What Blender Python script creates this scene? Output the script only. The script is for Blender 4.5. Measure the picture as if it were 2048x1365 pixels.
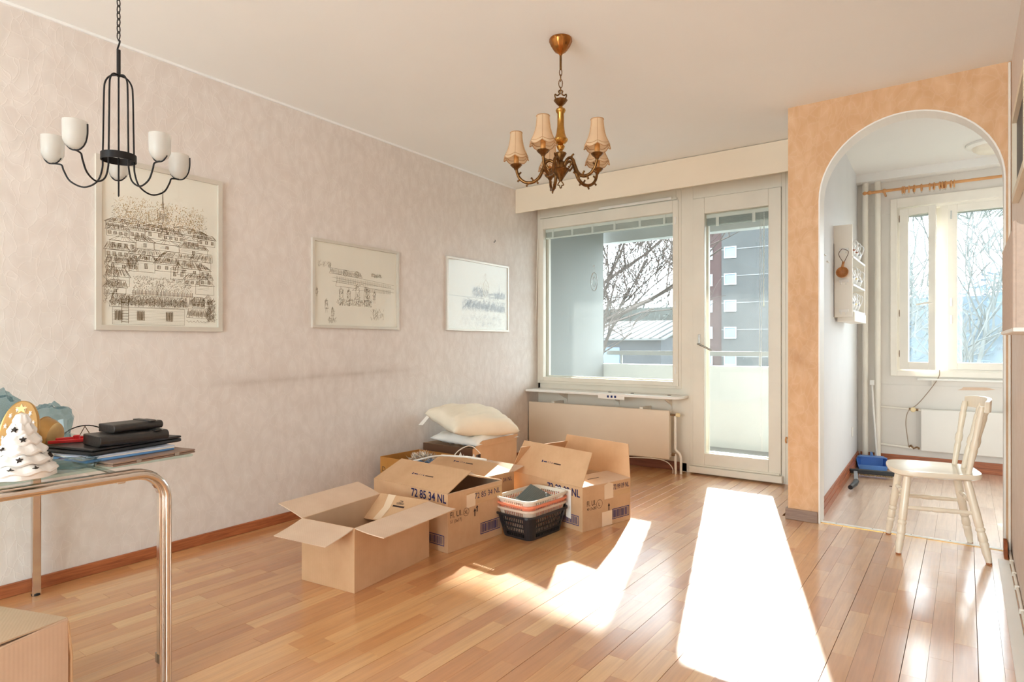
import bpy, bmesh, math, random
from mathutils import Matrix, Vector, noise
random.seed(7)
for _o in list(bpy.data.objects):
    bpy.data.objects.remove(_o)
S = bpy.context.scene
C = S.collection

# ------------------------------------------------------------------ camera
cam_d = bpy.data.cameras.new('camera'); cam = bpy.data.objects.new('camera', cam_d); C.objects.link(cam)
cam_d.sensor_width = 36.0; cam_d.lens = 1233.0 / 2048 * 36.0; cam_d.shift_y = 6.0 / 2048
cam_d.clip_start = 0.02; cam_d.clip_end = 500
cam.location = (0, 0, 1.085); cam.rotation_euler = (math.pi / 2, 0, math.radians(36.37))
S.camera = cam
# ------------------------------------------------------------------ sky, sun, exposure
w = bpy.data.worlds.new('sky'); S.world = w; w.use_nodes = True
bg = w.node_tree.nodes['Background']; bg.inputs[0].default_value = (0.84, 0.93, 1.0, 1); bg.inputs[1].default_value = 8.6
sd = bpy.data.lights.new('sun', 'SUN'); sd.energy = 13.0; sd.color = (1.0, 0.97, 0.92); sd.angle = math.radians(1.0)
sun = bpy.data.objects.new('sun', sd); C.objects.link(sun)
_az, _el = math.radians(17.0), math.radians(25.0)
sun.rotation_euler = Vector((math.sin(_az) * math.cos(_el), -math.cos(_az) * math.cos(_el), -math.sin(_el))).to_track_quat('-Z', 'Y').to_euler()
sun.location = (-3, 9, 6)
def portal(name, loc, sx, sy, rot):
    l = bpy.data.lights.new(name, 'AREA'); l.shape = 'RECTANGLE'; l.size = sx; l.size_y = sy; l.cycles.is_portal = True
    o = bpy.data.objects.new(name, l); C.objects.link(o); o.location = loc; o.rotation_euler = rot
portal('portal_window', (-2.69, 5.2, 1.49), 1.36, 1.5, (-math.pi / 2, 0, 0))
portal('portal_door', (-1.5, 5.2, 1.17), 0.56, 2.05, (-math.pi / 2, 0, 0))
portal('portal_kitchen', (0.32, 6.6, 1.58), 1.65, 1.5, (-math.pi / 2, 0, 0))
portal('portal_back', (-1.45, -3.02, 1.3), 2.9, 2.2, (math.pi / 2, 0, 0))
vs = S.view_settings; vs.view_transform = 'Standard'; vs.look = 'None'; vs.gamma = 1.0; vs.exposure = 0.58; vs.use_curve_mapping = False
try:
    S.cycles.use_denoising = True; S.cycles.max_bounces = 10; S.cycles.diffuse_bounces = 7; S.cycles.glossy_bounces = 4
    S.cycles.transparent_max_bounces = 16; S.cycles.transmission_bounces = 6; S.cycles.sample_clamp_indirect = 12
except Exception:
    pass

# ------------------------------------------------------------------ helpers
def lin(r, g, b):
    return tuple(((c / 255.0) / 12.92 if c / 255.0 <= 0.04045 else ((c / 255.0 + 0.055) / 1.055) ** 2.4) for c in (r, g, b)) + (1.0,)

class NT:
    """a small shorthand for building node materials"""
    def __init__(s, name):
        s.m = bpy.data.materials.new(name); s.m.use_nodes = True; s.t = s.m.node_tree
        s.t.nodes.clear(); s.out = s.t.nodes.new('ShaderNodeOutputMaterial')
    def n(s, typ, **kw):
        x = s.t.nodes.new('ShaderNode' + typ)
        for k, v in kw.items():
            if k.startswith('i_'):
                key = k[2:]; key = int(key) if key.isdigit() else key.replace('_', ' ')
                if isinstance(v, tuple) and v and hasattr(v[0], 'outputs') : s.l(v[0].outputs[v[1]], x.inputs[key])
                elif hasattr(v, 'outputs'): s.l(v.outputs[0], x.inputs[key])
                else: x.inputs[key].default_value = v
            else: setattr(x, k, v)
        return x
    def l(s, a, b): s.t.links.new(a, b)
    def ramp(s, fac, stops):
        r = s.n('ValToRGB'); e = r.color_ramp.elements
        while len(e) < len(stops): e.new(0.5)
        for i, (p, c) in enumerate(stops): e[i].position = p; e[i].color = c
        s.l(fac, r.inputs[0]); return r
    def mix(s, fac, a, b, mode='MIX'):
        x = s.n('MixRGB', blend_type=mode)
        for k, v in ((0, fac), (1, a), (2, b)):
            if hasattr(v, 'is_linked') or hasattr(v, 'links'): s.l(v, x.inputs[k])
            else: x.inputs[k].default_value = v
        return x.outputs[0]
    def math(s, op, a, b=0.0):
        x = s.n('Math', operation=op)
        for k, v in ((0, a), (1, b)):
            if hasattr(v, 'links'): s.l(v, x.inputs[k])
            else: x.inputs[k].default_value = v
        return x.outputs[0]
    def pos(s, scale=(1, 1, 1), rot=(0, 0, 0), coord='pos'):
        if coord == 'pos': src = s.n('NewGeometry').outputs['Position']
        else: src = s.n('TexCoord').outputs['Object']
        mp = s.n('Mapping'); mp.inputs['Scale'].default_value = scale; mp.inputs['Rotation'].default_value = rot
        s.l(src, mp.inputs[0]); return mp.outputs[0]
    def noise(s, vec, scale, detail=3, rough=0.5, dist=0.0):
        x = s.n('TexNoise'); x.inputs['Scale'].default_value = scale; x.inputs['Detail'].default_value = detail
        x.inputs['Roughness'].default_value = rough; x.inputs['Distortion'].default_value = dist
        s.l(vec, x.inputs['Vector']); return x.outputs[0]
    def bsdf(s, col, rough=0.5, metal=0.0, spec=0.5, bump=None, bstr=0.2, bdist=0.002, **kw):
        b = s.n('BsdfPrincipled')
        for k, v in (('Base Color', col), ('Roughness', rough), ('Metallic', metal), ('Specular IOR Level', spec)):
            if hasattr(v, 'links'): s.l(v, b.inputs[k])
            else: b.inputs[k].default_value = v
        for k, v in kw.items(): b.inputs[k.replace('_', ' ')].default_value = v
        if bump is not None:
            bp = s.n('Bump'); bp.inputs['Strength'].default_value = bstr; bp.inputs['Distance'].default_value = bdist
            s.l(bump, bp.inputs['Height']); s.l(bp.outputs[0], b.inputs['Normal'])
        s.l(b.outputs[0], s.out.inputs[0]); s.b = b; return s.m

M = {}
def plain(name, rgb, rough=0.5, metal=0.0, spec=0.5, var=0.06, vscale=6.0, bstr=0.0, bscale=80.0, stretch=(1, 1, 1), **kw):
    """a painted, moulded or fabric surface with a little mottling"""
    t = NT(name); c = lin(*rgb); v = t.pos(stretch, coord='obj')
    nz = t.noise(v, vscale, 4)
    r = t.ramp(nz, [(0.3, tuple(x * (1 - var) for x in c[:3]) + (1,)), (0.7, tuple(min(1, x * (1 + var)) for x in c[:3]) + (1,))])
    M[name] = t.bsdf(r.outputs[0], rough, metal, spec, bump=t.noise(v, bscale, 3) if bstr else None, bstr=bstr, **kw)
    return M[name]

class MB:
    def __init__(s): s.v = []; s.f = []; s.mi = []
    def add(s, vs, fs, T=None):
        k = len(s.v)
        s.v += [tuple(T @ Vector(p)) if T else tuple(p) for p in vs]
        s.f += [tuple(i + k for i in f) for f in fs]; return s
    def box(s, x0, x1, y0, y1, z0, z1, T=None):
        vs = [(x0, y0, z0), (x1, y0, z0), (x1, y1, z0), (x0, y1, z0), (x0, y0, z1), (x1, y0, z1), (x1, y1, z1), (x0, y1, z1)]
        return s.add(vs, [(0, 3, 2, 1), (4, 5, 6, 7), (0, 1, 5, 4), (1, 2, 6, 5), (2, 3, 7, 6), (3, 0, 4, 7)], T)
    def prism(s, poly, a, b, axis='z', T=None):
        """extrude a counter-clockwise outline between a and b along an axis"""
        def P(p, t):
            return {'z': (p[0], p[1], t), 'y': (p[0], t, p[1]), 'x': (t, p[0], p[1])}[axis]
        n = len(poly); vs = [P(p, a) for p in poly] + [P(p, b) for p in poly]
        fs = [tuple(range(n - 1, -1, -1)), tuple(range(n, 2 * n))] + [(i, (i + 1) % n, n + (i + 1) % n, n + i) for i in range(n)]
        return s.add(vs, fs, T)
    def tube(s, path, r, n=8, closed=False, T=None, caps=True):
        P = [Vector(p) for p in path]; m = len(P); R = r if isinstance(r, (list, tuple)) else [r] * m
        vs = []; fs = []; up = None
        for i in range(m):
            if closed: t = (P[(i + 1) % m] - P[i - 1])
            else: t = P[min(i + 1, m - 1)] - P[max(i - 1, 0)]
            t = t.normalized() if t.length > 1e-9 else Vector((0, 0, 1))
            if up is None: up = Vector((0, 0, 1)) if abs(t.z) < 0.9 else Vector((1, 0, 0))
            a = t.cross(up)
            a = a.normalized() if a.length > 1e-6 else t.orthogonal().normalized()
            b = a.cross(t).normalized(); up = b
            for k in range(n):
                q = 2 * math.pi * k / n; vs.append(P[i] + (a * math.cos(q) + b * math.sin(q)) * R[i])
        for i in range(m if closed else m - 1):
            j = (i + 1) % m
            for k in range(n):
                fs.append((i * n + k, i * n + (k + 1) % n, j * n + (k + 1) % n, j * n + k))
        if caps and not closed: fs.append(tuple(range(n - 1, -1, -1))); fs.append(tuple((m - 1) * n + k for k in range(n)))
        return s.add(vs, fs, T)
    def lathe(s, prof, n=20, c=(0, 0, 0), T=None, flute=0.0, nf=8, fr=(0, 99)):
        """spin (r, z) pairs round the z axis through c"""
        vs = []; fs = []; m = len(prof)
        for i, (r, z) in enumerate(prof):
            for k in range(n):
                q = 2 * math.pi * k / n; rr = r * (1 + (flute * math.cos(nf * q) if fr[0] <= i <= fr[1] else 0))
                vs.append((c[0] + rr * math.cos(q), c[1] + rr * math.sin(q), c[2] + z))
        for i in range(m - 1):
            for k in range(n): fs.append((i * n + k, i * n + (k + 1) % n, (i + 1) * n + (k + 1) % n, (i + 1) * n + k))
        if prof[0][0] > 1e-5: fs.append(tuple(range(n - 1, -1, -1)))
        if prof[-1][0] > 1e-5: fs.append(tuple((m - 1) * n + k for k in range(n)))
        return s.add(vs, fs, T)
    def ball(s, c, r, n=10, T=None, sc=(1, 1, 1)):
        vs = []; fs = []; m = n // 2 + 1
        for i in range(m):
            a = math.pi * i / (m - 1)
            for k in range(n):
                q = 2 * math.pi * k / n
                vs.append((c[0] + r * sc[0] * math.sin(a) * math.cos(q), c[1] + r * sc[1] * math.sin(a) * math.sin(q), c[2] - r * sc[2] * math.cos(a)))
        for i in range(m - 1):
            for k in range(n): fs.append((i * n + k, i * n + (k + 1) % n, (i + 1) * n + (k + 1) % n, (i + 1) * n + k))
        return s.add(vs, fs, T)
    def quad(s, a, b, c, d, T=None): return s.add([a, b, c, d], [(0, 1, 2, 3)], T)
    def build(s, name, mat, parent=None, smooth=None, bevel=0.0, world=False, solid=0.0, sub=0, kind=None, label=None, merge=False):
        me = bpy.data.meshes.new(name); me.from_pydata(s.v, [], s.f); me.update()
        if merge or smooth is not None:
            bm = bmesh.new(); bm.from_mesh(me)
            bmesh.ops.remove_doubles(bm, verts=bm.verts, dist=1e-5)
            bmesh.ops.recalc_face_normals(bm, faces=bm.faces); bm.to_mesh(me); bm.free()
        if smooth is not None:
            me.shade_smooth(); me.set_sharp_from_angle(angle=math.radians(smooth))
        o = bpy.data.objects.new(name, me); C.objects.link(o)
        me.materials.append(M[mat] if isinstance(mat, str) else mat)
        if solid:
            q = o.modifiers.new('thickness', 'SOLIDIFY'); q.thickness = solid; q.offset = 0
        if bevel:
            q = o.modifiers.new('bevel', 'BEVEL'); q.width = bevel; q.segments = 2; q.limit_method = 'ANGLE'
        if sub:
            q = o.modifiers.new('subdivision', 'SUBSURF'); q.levels = sub; q.render_levels = sub
        if parent is not None:
            o.parent = parent
            if world: o.matrix_parent_inverse = parent.matrix_basis.inverted()
        if kind: o['kind'] = kind
        if label: o['label'] = label
        return o

def tag(o, label, cat, group=None, kind=None):
    o['label'] = label; o['category'] = cat
    if group: o['group'] = group
    if kind: o['kind'] = kind
    return o
def thing(name, label, cat, loc=(0, 0, 0), rz=0.0, group=None, kind=None):
    o = bpy.data.objects.new(name, None); C.objects.link(o); o.empty_display_size = 0.05
    o.location = loc; o.rotation_euler = (0, 0, rz)
    o.matrix_basis = Matrix.Translation(loc) @ Matrix.Rotation(rz, 4, 'Z')
    return tag(o, label, cat, group, kind)
def copy_tree(o, parent=None, label=None, loc=None, rz=None):
    c = o.copy(); C.objects.link(c)
    if parent is not None: c.parent = parent
    if loc is not None: c.location = loc
    if rz is not None: c.rotation_euler = (0, 0, rz)
    if label: c['label'] = label
    for ch in list(o.children): copy_tree(ch, c)
    return c
def smoothpath(pts, k=6, closed=False):
    """Catmull-Rom through the points"""
    P = [Vector(p) for p in pts]; out = []; n = len(P)
    rng = range(n if closed else n - 1)
    for i in rng:
        p0 = P[i - 1] if (i > 0 or closed) else P[0]; p1 = P[i]; p2 = P[(i + 1) % n]; p3 = P[(i + 2) % n] if (i + 2 < n or closed) else P[-1]
        for j in range(k):
            t = j / k
            out.append(0.5 * ((2 * p1) + (p2 - p0) * t + (2 * p0 - 5 * p1 + 4 * p2 - p3) * t * t + (3 * p1 - p0 - 3 * p2 + p3) * t ** 3))
    if not closed: out.append(P[-1])
    return out
def frame_T(o, x, y):
    """matrix whose local x and y lie along the given world directions"""
    x = Vector(x).normalized(); y = Vector(y).normalized(); z = x.cross(y).normalized(); y = z.cross(x)
    m = Matrix(((x.x, y.x, z.x, o[0]), (x.y, y.y, z.y, o[1]), (x.z, y.z, z.z, o[2]), (0, 0, 0, 1)))
    return m
def text_mesh(body, size, name, mat, T, parent=None, width=None, align='LEFT', label=None, world=False, bold=0.0):
    cu = bpy.data.curves.new(name, 'FONT'); cu.body = body; cu.size = size; cu.align_x = align; cu.align_y = 'BOTTOM_BASELINE'; cu.resolution_u = 3
    cu.offset = bold
    tmp = bpy.data.objects.new(name + '_tmp', cu); C.objects.link(tmp)
    dg = bpy.context.evaluated_depsgraph_get(); dg.update()
    me = bpy.data.meshes.new_from_object(tmp.evaluated_get(dg)); bpy.data.objects.remove(tmp); bpy.data.curves.remove(cu)
    if width and len(me.vertices):
        xs = [v.co.x for v in me.vertices]; k = width / max(1e-6, max(xs) - min(xs)); x0 = min(xs)
        for v in me.vertices: v.co.x = (v.co.x - x0) * k
    me.transform(T); me.name = name
    o = bpy.data.objects.new(name, me); C.objects.link(o); me.materials.clear(); me.materials.append(M[mat])
    if parent is not None:
        o.parent = parent
        if world: o.matrix_parent_inverse = parent.matrix_basis.inverted()
    if label: o['label'] = label
    return o

# ------------------------------------------------------------------ materials
def wallpaper(name, rgb, vein, dark, stain=None):
    t = NT(name); v = t.pos((1, 1, 0.62))
    wob = t.n('TexNoise'); wob.inputs['Scale'].default_value = 6.0; wob.inputs['Detail'].default_value = 2; t.l(v, wob.inputs['Vector'])
    add = t.n('VectorMath', operation='MULTIPLY_ADD'); t.l(wob.outputs['Color'], add.inputs[0]); add.inputs[1].default_value = (0.15, 0.15, 0.15); t.l(v, add.inputs[2])
    vo = t.n('TexVoronoi', feature='DISTANCE_TO_EDGE'); vo.inputs['Scale'].default_value = 24.0; t.l(add.outputs[0], vo.inputs['Vector'])
    leaf = t.ramp(vo.outputs[0], [(0.0, (1, 1, 1, 1)), (0.035, (0.25, 0.25, 0.25, 1)), (0.16, (0, 0, 0, 1))])
    vo2 = t.n('TexVoronoi', feature='F1'); vo2.inputs['Scale'].default_value = 17.0; t.l(add.outputs[0], vo2.inputs['Vector'])
    sh = t.ramp(vo2.outputs[0], [(0.1, (0, 0, 0, 1)), (0.75, (1, 1, 1, 1))])
    mott = t.noise(v, 3.0, 5, 0.6)
    streak = t.noise(t.pos((30, 30, 6)), 1.0, 3)
    c0 = t.mix(t.math('MULTIPLY', sh.outputs[0], 0.60), lin(*rgb), lin(*dark))
    c1 = t.mix(t.math('MULTIPLY', leaf.outputs[0], 0.34), c0, lin(*vein))
    c2 = t.mix(t.ramp(mott, [(0.42, (0, 0, 0, 1)), (0.75, (0.30, 0.30, 0.30, 1))]).outputs[0], c1, lin(*dark))
    c2 = t.mix(t.ramp(streak, [(0.5, (0, 0, 0, 1)), (0.8, (0.10, 0.10, 0.10, 1))]).outputs[0], c2, lin(*vein))
    if stain == 'left':   # the grubby stripe a sofa back has rubbed into the paper
        sx = t.n('SeparateXYZ'); t.l(t.pos(), sx.inputs[0])
        line = t.math('ADD', 0.82, t.math('MULTIPLY', sx.outputs[1], 0.022))
        dz = t.math('ABSOLUTE', t.math('SUBTRACT', sx.outputs[2], line))
        band = t.ramp(t.math('MULTIPLY', dz, 12.0), [(0.0, (1, 1, 1, 1)), (0.3, (0.35, 0.35, 0.35, 1)), (0.75, (0, 0, 0, 1))])
        yr = t.ramp(t.math('MULTIPLY', sx.outputs[1], 0.2), [(0.30, (0, 0, 0, 1)), (0.40, (1, 1, 1, 1)), (0.60, (1, 1, 1, 1)), (0.70, (0, 0, 0, 1))])
        k = t.math('MULTIPLY', t.math('MULTIPLY', band.outputs[0], yr.outputs[0]), t.math('MULTIPLY', t.noise(t.pos((1, 4, 9)), 2.0, 4), 0.5))
        c2 = t.mix(k, c2, lin(150, 128, 108))
    if stain == 'arch':   # brown rubbing marks at hand height on the pier
        sx = t.n('SeparateXYZ'); t.l(t.pos(), sx.inputs[0])
        zr = t.ramp(t.math('MULTIPLY', sx.outputs[2], 0.4), [(0.34, (0, 0, 0, 1)), (0.46, (1, 1, 1, 1)), (0.56, (0, 0, 0, 1))])
        xr = t.ramp(t.math('ADD', sx.outputs[0], 1.0), [(0.12, (1, 1, 1, 1)), (0.22, (0.4, 0.4, 0.4, 1)), (0.34, (0, 0, 0, 1))])
        nz = t.ramp(t.noise(t.pos((2, 2, 1)), 3.2, 4), [(0.45, (0, 0, 0, 1)), (0.62, (1, 1, 1, 1))])
        k = t.math('MULTIPLY', t.math('MULTIPLY', zr.outputs[0], xr.outputs[0]), t.math('MULTIPLY', nz.outputs[0], 0.75))
        c2 = t.mix(k, c2, lin(142, 92, 55))
    bh = t.mix(0.5, leaf.outputs[0], streak)
    M[name] = t.bsdf(c2, 0.62, spec=0.3, bump=bh, bstr=0.6, bdist=0.0015)
wallpaper('wallpaper_pink', (227, 220, 214), (238, 232, 226), (211, 201, 193), 'left')
wallpaper('wallpaper_warm_shade', (222, 184, 146), (232, 202, 170), (202, 156, 112), 'arch')  # same paper, its warm shade on the arch wall put into the colour
wallpaper('wallpaper_beige', (226, 214, 204), (236, 226, 216), (216, 200, 188))

def wood_floor(name, a, b, c_, rough=0.3, axis=(28, 1.6, 28)):
    t = NT(name)
    g = t.n('NewGeometry'); oi = t.n('ObjectInfo')
    rnd = t.math('FRACT', t.math('ADD', t.math('MULTIPLY', g.outputs['Random Per Island'], 7.31), t.math('MULTIPLY', oi.outputs['Random'], 3.77)))
    off = t.n('CombineXYZ'); t.l(t.math('MULTIPLY', rnd, 17.0), off.inputs[0]); t.l(t.math('MULTIPLY', rnd, 41.0), off.inputs[1])
    va = t.n('VectorMath', operation='ADD'); t.l(t.pos(axis), va.inputs[0]); t.l(off.outputs[0], va.inputs[1])
    gr = t.noise(va.outputs[0], 1.3, 3, 0.5, 0.2)
    fine = t.noise(va.outputs[0], 4.0, 1, 0.5)
    tone = t.ramp(rnd, [(0.0, lin(*a)), (0.5, lin(*b)), (1.0, lin(*c_))])
    grr = t.ramp(gr, [(0.3, (0.76, 0.74, 0.72, 1)), (0.62, (1.04, 1.04, 1.04, 1))])
    c0 = t.mix(0.55, tone.outputs[0], grr.outputs[0], 'MULTIPLY')
    fr = t.ramp(fine, [(0.35, (0.78, 0.78, 0.78, 1)), (0.6, (1, 1, 1, 1))])
    c1 = t.mix(0.35, c0, fr.outputs[0], 'MULTIPLY')
    wear = t.noise(t.pos((3, 3, 3)), 1.5, 5, 0.65)
    ro = t.ramp(wear, [(0.3, (rough - 0.06,) * 3 + (1,)), (0.75, (rough + 0.12,) * 3 + (1,))])
    M[name] = t.bsdf(c1, ro.outputs[0], spec=0.9, bump=t.mix(0.5, gr, fine), bstr=0.03, bdist=0.001, Coat_Weight=1.0, Coat_Roughness=0.17, Coat_IOR=1.75)
wood_floor('oak_floor', (192, 128, 76), (208, 150, 94), (222, 172, 116), 0.40)
wood_floor('laminate_floor', (214, 178, 152), (224, 190, 164), (232, 202, 178), 0.36)

def wood(name, a, b, rough=0.45, scale=(30, 3, 30)):
    t = NT(name); v = t.pos(scale, coord='obj'); g = t.noise(v, 1.4, 5, 0.6, 0.8)
    r = t.ramp(g, [(0.32, lin(*a)), (0.68, lin(*b))]); M[name] = t.bsdf(r.outputs[0], rough, bump=g, bstr=0.1)
wood('wood_red', (142, 78, 46), (182, 108, 66), 0.4, (4, 4, 60))
wood('wood_red_dark', (112, 66, 50), (140, 88, 66), 0.45, (4, 4, 60))
wood('wood_grey_brown', (128, 104, 90), (152, 128, 112), 0.4, (4, 4, 60))
wood('wood_pine', (196, 136, 82), (218, 162, 104), 0.45, (4, 30, 30))
wood('wood_birch', (176, 112, 60), (206, 146, 90), 0.45, (20, 20, 20))

def cardboard(name, rgb, dark):
    t = NT(name); v = t.pos((1, 1, 1), coord='obj')
    wv = t.n('TexWave', wave_type='BANDS', bands_direction='DIAGONAL'); wv.inputs['Scale'].default_value = 55.0; wv.inputs['Distortion'].default_value = 0.6
    mp = t.n('Mapping'); mp.inputs['Scale'].default_value = (1, 1, 0.0); t.l(v, mp.inputs[0]); t.l(mp.outputs[0], wv.inputs['Vector'])
    n1 = t.noise(v, 5.0, 5, 0.6); n2 = t.noise(v, 160.0, 2)
    c0 = t.mix(t.ramp(n1, [(0.35, (0, 0, 0, 1)), (0.75, (0.7, 0.7, 0.7, 1))]).outputs[0], lin(*rgb), lin(*dark))
    c1 = t.mix(t.math('MULTIPLY', wv.outputs[1] if len(wv.outputs) > 1 else wv.outputs[0], 0.10), c0, lin(*dark))
    c2 = t.mix(t.math('MULTIPLY', n2, 0.12), c1, lin(*dark))
    M[name] = t.bsdf(c2, 0.72, spec=0.25, bump=wv.outputs[1] if len(wv.outputs) > 1 else wv.outputs[0], bstr=0.12, bdist=0.001)
cardboard('cardboard', (214, 176, 138), (190, 150, 112))
cardboard('cardboard_inner', (206, 178, 150), (188, 158, 130))
cardboard('cardboard_pale', (222, 196, 172), (204, 174, 148))
cardboard('cardboard_orange', (188, 132, 66), (160, 104, 46))

plain('ceiling_paint', (239, 241, 240), 0.8, spec=0.2, var=0.02, vscale=1.0)
plain('ceiling_kitchen_paint', (234, 232, 228), 0.8, spec=0.2, var=0.02, vscale=1.0)
plain('wall_white', (219, 219, 220), 0.6, spec=0.3, var=0.02, vscale=3)
plain('wall_cream', (224, 219, 211), 0.55, spec=0.3, var=0.03, vscale=3)
plain('pelmet_paint', (230, 216, 194), 0.5, spec=0.3, var=0.03, vscale=2)
plain('frame_paint', (226, 220, 206), 0.4, spec=0.4, var=0.04, vscale=4)
plain('frame_paint_kitchen', (238, 232, 220), 0.4, spec=0.4, var=0.04, vscale=4)
plain('trim_white', (236, 234, 228), 0.45, var=0.02)
plain('radiator_paint', (224, 208, 186), 0.4, var=0.03, vscale=3)
plain('radiator_white', (228, 224, 216), 0.4, var=0.03, vscale=3)
plain('pipe_paint', (236, 230, 218), 0.4, var=0.04)
plain('subfloor', (136, 92, 58), 0.9)
plain('black_iron', (34, 32, 32), 0.5, metal=0.6, var=0.2)
plain('chrome', (220, 212, 204), 0.12, metal=1.0, var=0.02)
plain('steel', (190, 190, 186), 0.25, metal=1.0, var=0.04)
plain('brass', (186, 138, 70), 0.25, metal=1.0, var=0.2, vscale=30)
plain('brass_dark', (122, 88, 52), 0.36, metal=1.0, var=0.35, vscale=60)
plain('brass_red', (170, 112, 58), 0.22, metal=1.0, var=0.2, vscale=30)
plain('gold_paint', (186, 146, 88), 0.35, metal=0.7, var=0.08, vscale=20)
plain('gold_leaf', (246, 220, 160), 0.25, metal=0.8, var=0.1)
plain('candle_tube', (196, 138, 74), 0.5, var=0.25, vscale=60)
plain('ceramic_white', (226, 222, 217), 0.25, var=0.02)
plain('porcelain', (236, 236, 234), 0.18, var=0.02)
plain('porcelain_brown', (150, 82, 54), 0.3, var=0.1)
plain('dark_hole', (50, 42, 36), 0.9)
plain('black_plastic', (30, 30, 31), 0.38, var=0.15)
plain('black_leather', (40, 38, 37), 0.42, var=0.2, vscale=30, bstr=0.3, bscale=160)
plain('red_plastic', (206, 38, 42), 0.35, var=0.08)
plain('blue_folder', (96, 150, 206), 0.4, var=0.05)
plain('pale_folder', (196, 208, 228), 0.45, var=0.06, vscale=20)
plain('paper', (238, 234, 226), 0.7, var=0.02)
plain('paper_art', (242, 238, 228), 0.8, spec=0.2, var=0.03, vscale=3)
plain('paper_art_grey', (226, 224, 212), 0.8, spec=0.2, var=0.03, vscale=3)
plain('ink_brown', (122, 104, 78), 0.9, spec=0.1)
plain('ink_pale', (132, 118, 96), 0.9, spec=0.1)
plain('ink_grey', (128, 132, 132), 0.9, spec=0.1)
plain('ink_ochre', (196, 168, 120), 0.9, spec=0.1)
plain('picture_frame', (208, 202, 190), 0.35, metal=0.15, var=0.04)
plain('picture_frame_cream', (226, 214, 190), 0.4, var=0.04)
plain('picture_dark', (64, 56, 50), 0.5, var=0.3)
plain('print_blue', (44, 44, 84), 0.7, spec=0.2)
plain('print_dark', (62, 48, 44), 0.7, spec=0.2)
plain('print_navy', (40, 52, 110), 0.7, spec=0.2)
plain('tape_brown', (204, 166, 124), 0.25, var=0.03)
plain('tape_pale', (232, 208, 178), 0.3, var=0.04)
plain('basket_black', (34, 34, 38), 0.4, var=0.1)
plain('basket_white', (238, 228, 212), 0.35, var=0.03, Transmission_Weight=0.1)
plain('basket_orange', (240, 142, 108), 0.35, var=0.05)
plain('basket_clear', (236, 214, 192), 0.35, var=0.04, Transmission_Weight=0.15)
plain('grey_ribbed', (112, 124, 124), 0.5, var=0.05)
plain('pillow_cream', (238, 228, 208), 0.85, spec=0.15, var=0.03, vscale=8, bstr=0.15, bscale=120)
plain('pillow_white', (240, 238, 232), 0.85, spec=0.15, var=0.03, vscale=8)
plain('cable_white', (232, 226, 214), 0.4)
plain('cable_brown', (150, 130, 108), 0.5)
plain('tinsel_blue', (60, 100, 140), 0.35, var=0.3, vscale=30)
plain('tinsel_silver', (226, 216, 200), 0.25, metal=0.6, var=0.3, vscale=60)
plain('chair_paint', (240, 230, 210), 0.22, var=0.03, vscale=10)
plain('foot_rubber', (158, 98, 60), 0.6)
plain('blue_plastic', (88, 138, 210), 0.35, var=0.06)
plain('brush_black', (30, 32, 36), 0.45)
plain('bristle', (214, 196, 160), 0.7, var=0.15, vscale=90)
plain('steel_grey', (176, 180, 186), 0.35, metal=0.5)
plain('valve_brown', (134, 104, 72), 0.5, metal=0.4, var=0.25, vscale=60)
plain('valve_cream', (226, 206, 160), 0.4, var=0.08)
plain('sconce_fabric', (200, 180, 164), 0.75, var=0.07, vscale=60, bstr=0.2, bscale=200)
plain('lamp_glass', (236, 228, 212), 0.3, var=0.02)
plain('rust', (150, 82, 46), 0.85, var=0.3, vscale=40)
plain('slat_grey', (172, 180, 176), 0.4, metal=0.3, var=0.08)
plain('slat_pale', (222, 228, 222), 0.4, var=0.04)
plain('twine', (96, 66, 44), 0.8)
# outside
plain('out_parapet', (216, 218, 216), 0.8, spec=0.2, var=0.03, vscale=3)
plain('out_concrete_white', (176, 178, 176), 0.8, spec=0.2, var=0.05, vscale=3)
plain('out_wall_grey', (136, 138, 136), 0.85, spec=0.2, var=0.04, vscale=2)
plain('out_floor', (140, 142, 142), 0.9, spec=0.1, var=0.1, vscale=4)
plain('out_brick_grey', (70, 72, 73), 0.9, spec=0.1, var=0.08, vscale=0.3)
plain('out_brick_red', (68, 53, 53), 0.9, spec=0.1, var=0.10, vscale=0.3)
plain('out_joint', (120, 122, 124), 0.9, spec=0.1)
plain('out_window_frame', (150, 156, 160), 0.8, spec=0.1)
plain('out_window_glass', (108, 124, 142), 0.5, spec=0.2, var=0.15, vscale=0.5)
plain('out_ground', (72, 76, 64), 0.95, spec=0.05, var=0.2, vscale=0.2)
plain('out_roof', (108, 110, 110), 0.8, spec=0.1, var=0.06, vscale=0.6)
plain('out_roof_line', (50, 52, 54), 0.9, spec=0.1)
plain('out_shed_wall', (70, 73, 78), 0.9, spec=0.1, var=0.1, vscale=0.4)
plain('out_bark', (74, 66, 62), 0.95, spec=0.05, var=0.2)
plain('out_bark_pale', (88, 92, 92), 0.95, spec=0.05, var=0.2)
plain('out_hedge', (62, 66, 64), 0.95, spec=0.05, var=0.25, vscale=0.8)
plain('out_conifer', (84, 102, 116), 0.95, spec=0.05, var=0.25, vscale=0.8)
plain('out_rail', (140, 142, 140), 0.5, var=0.04)

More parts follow.
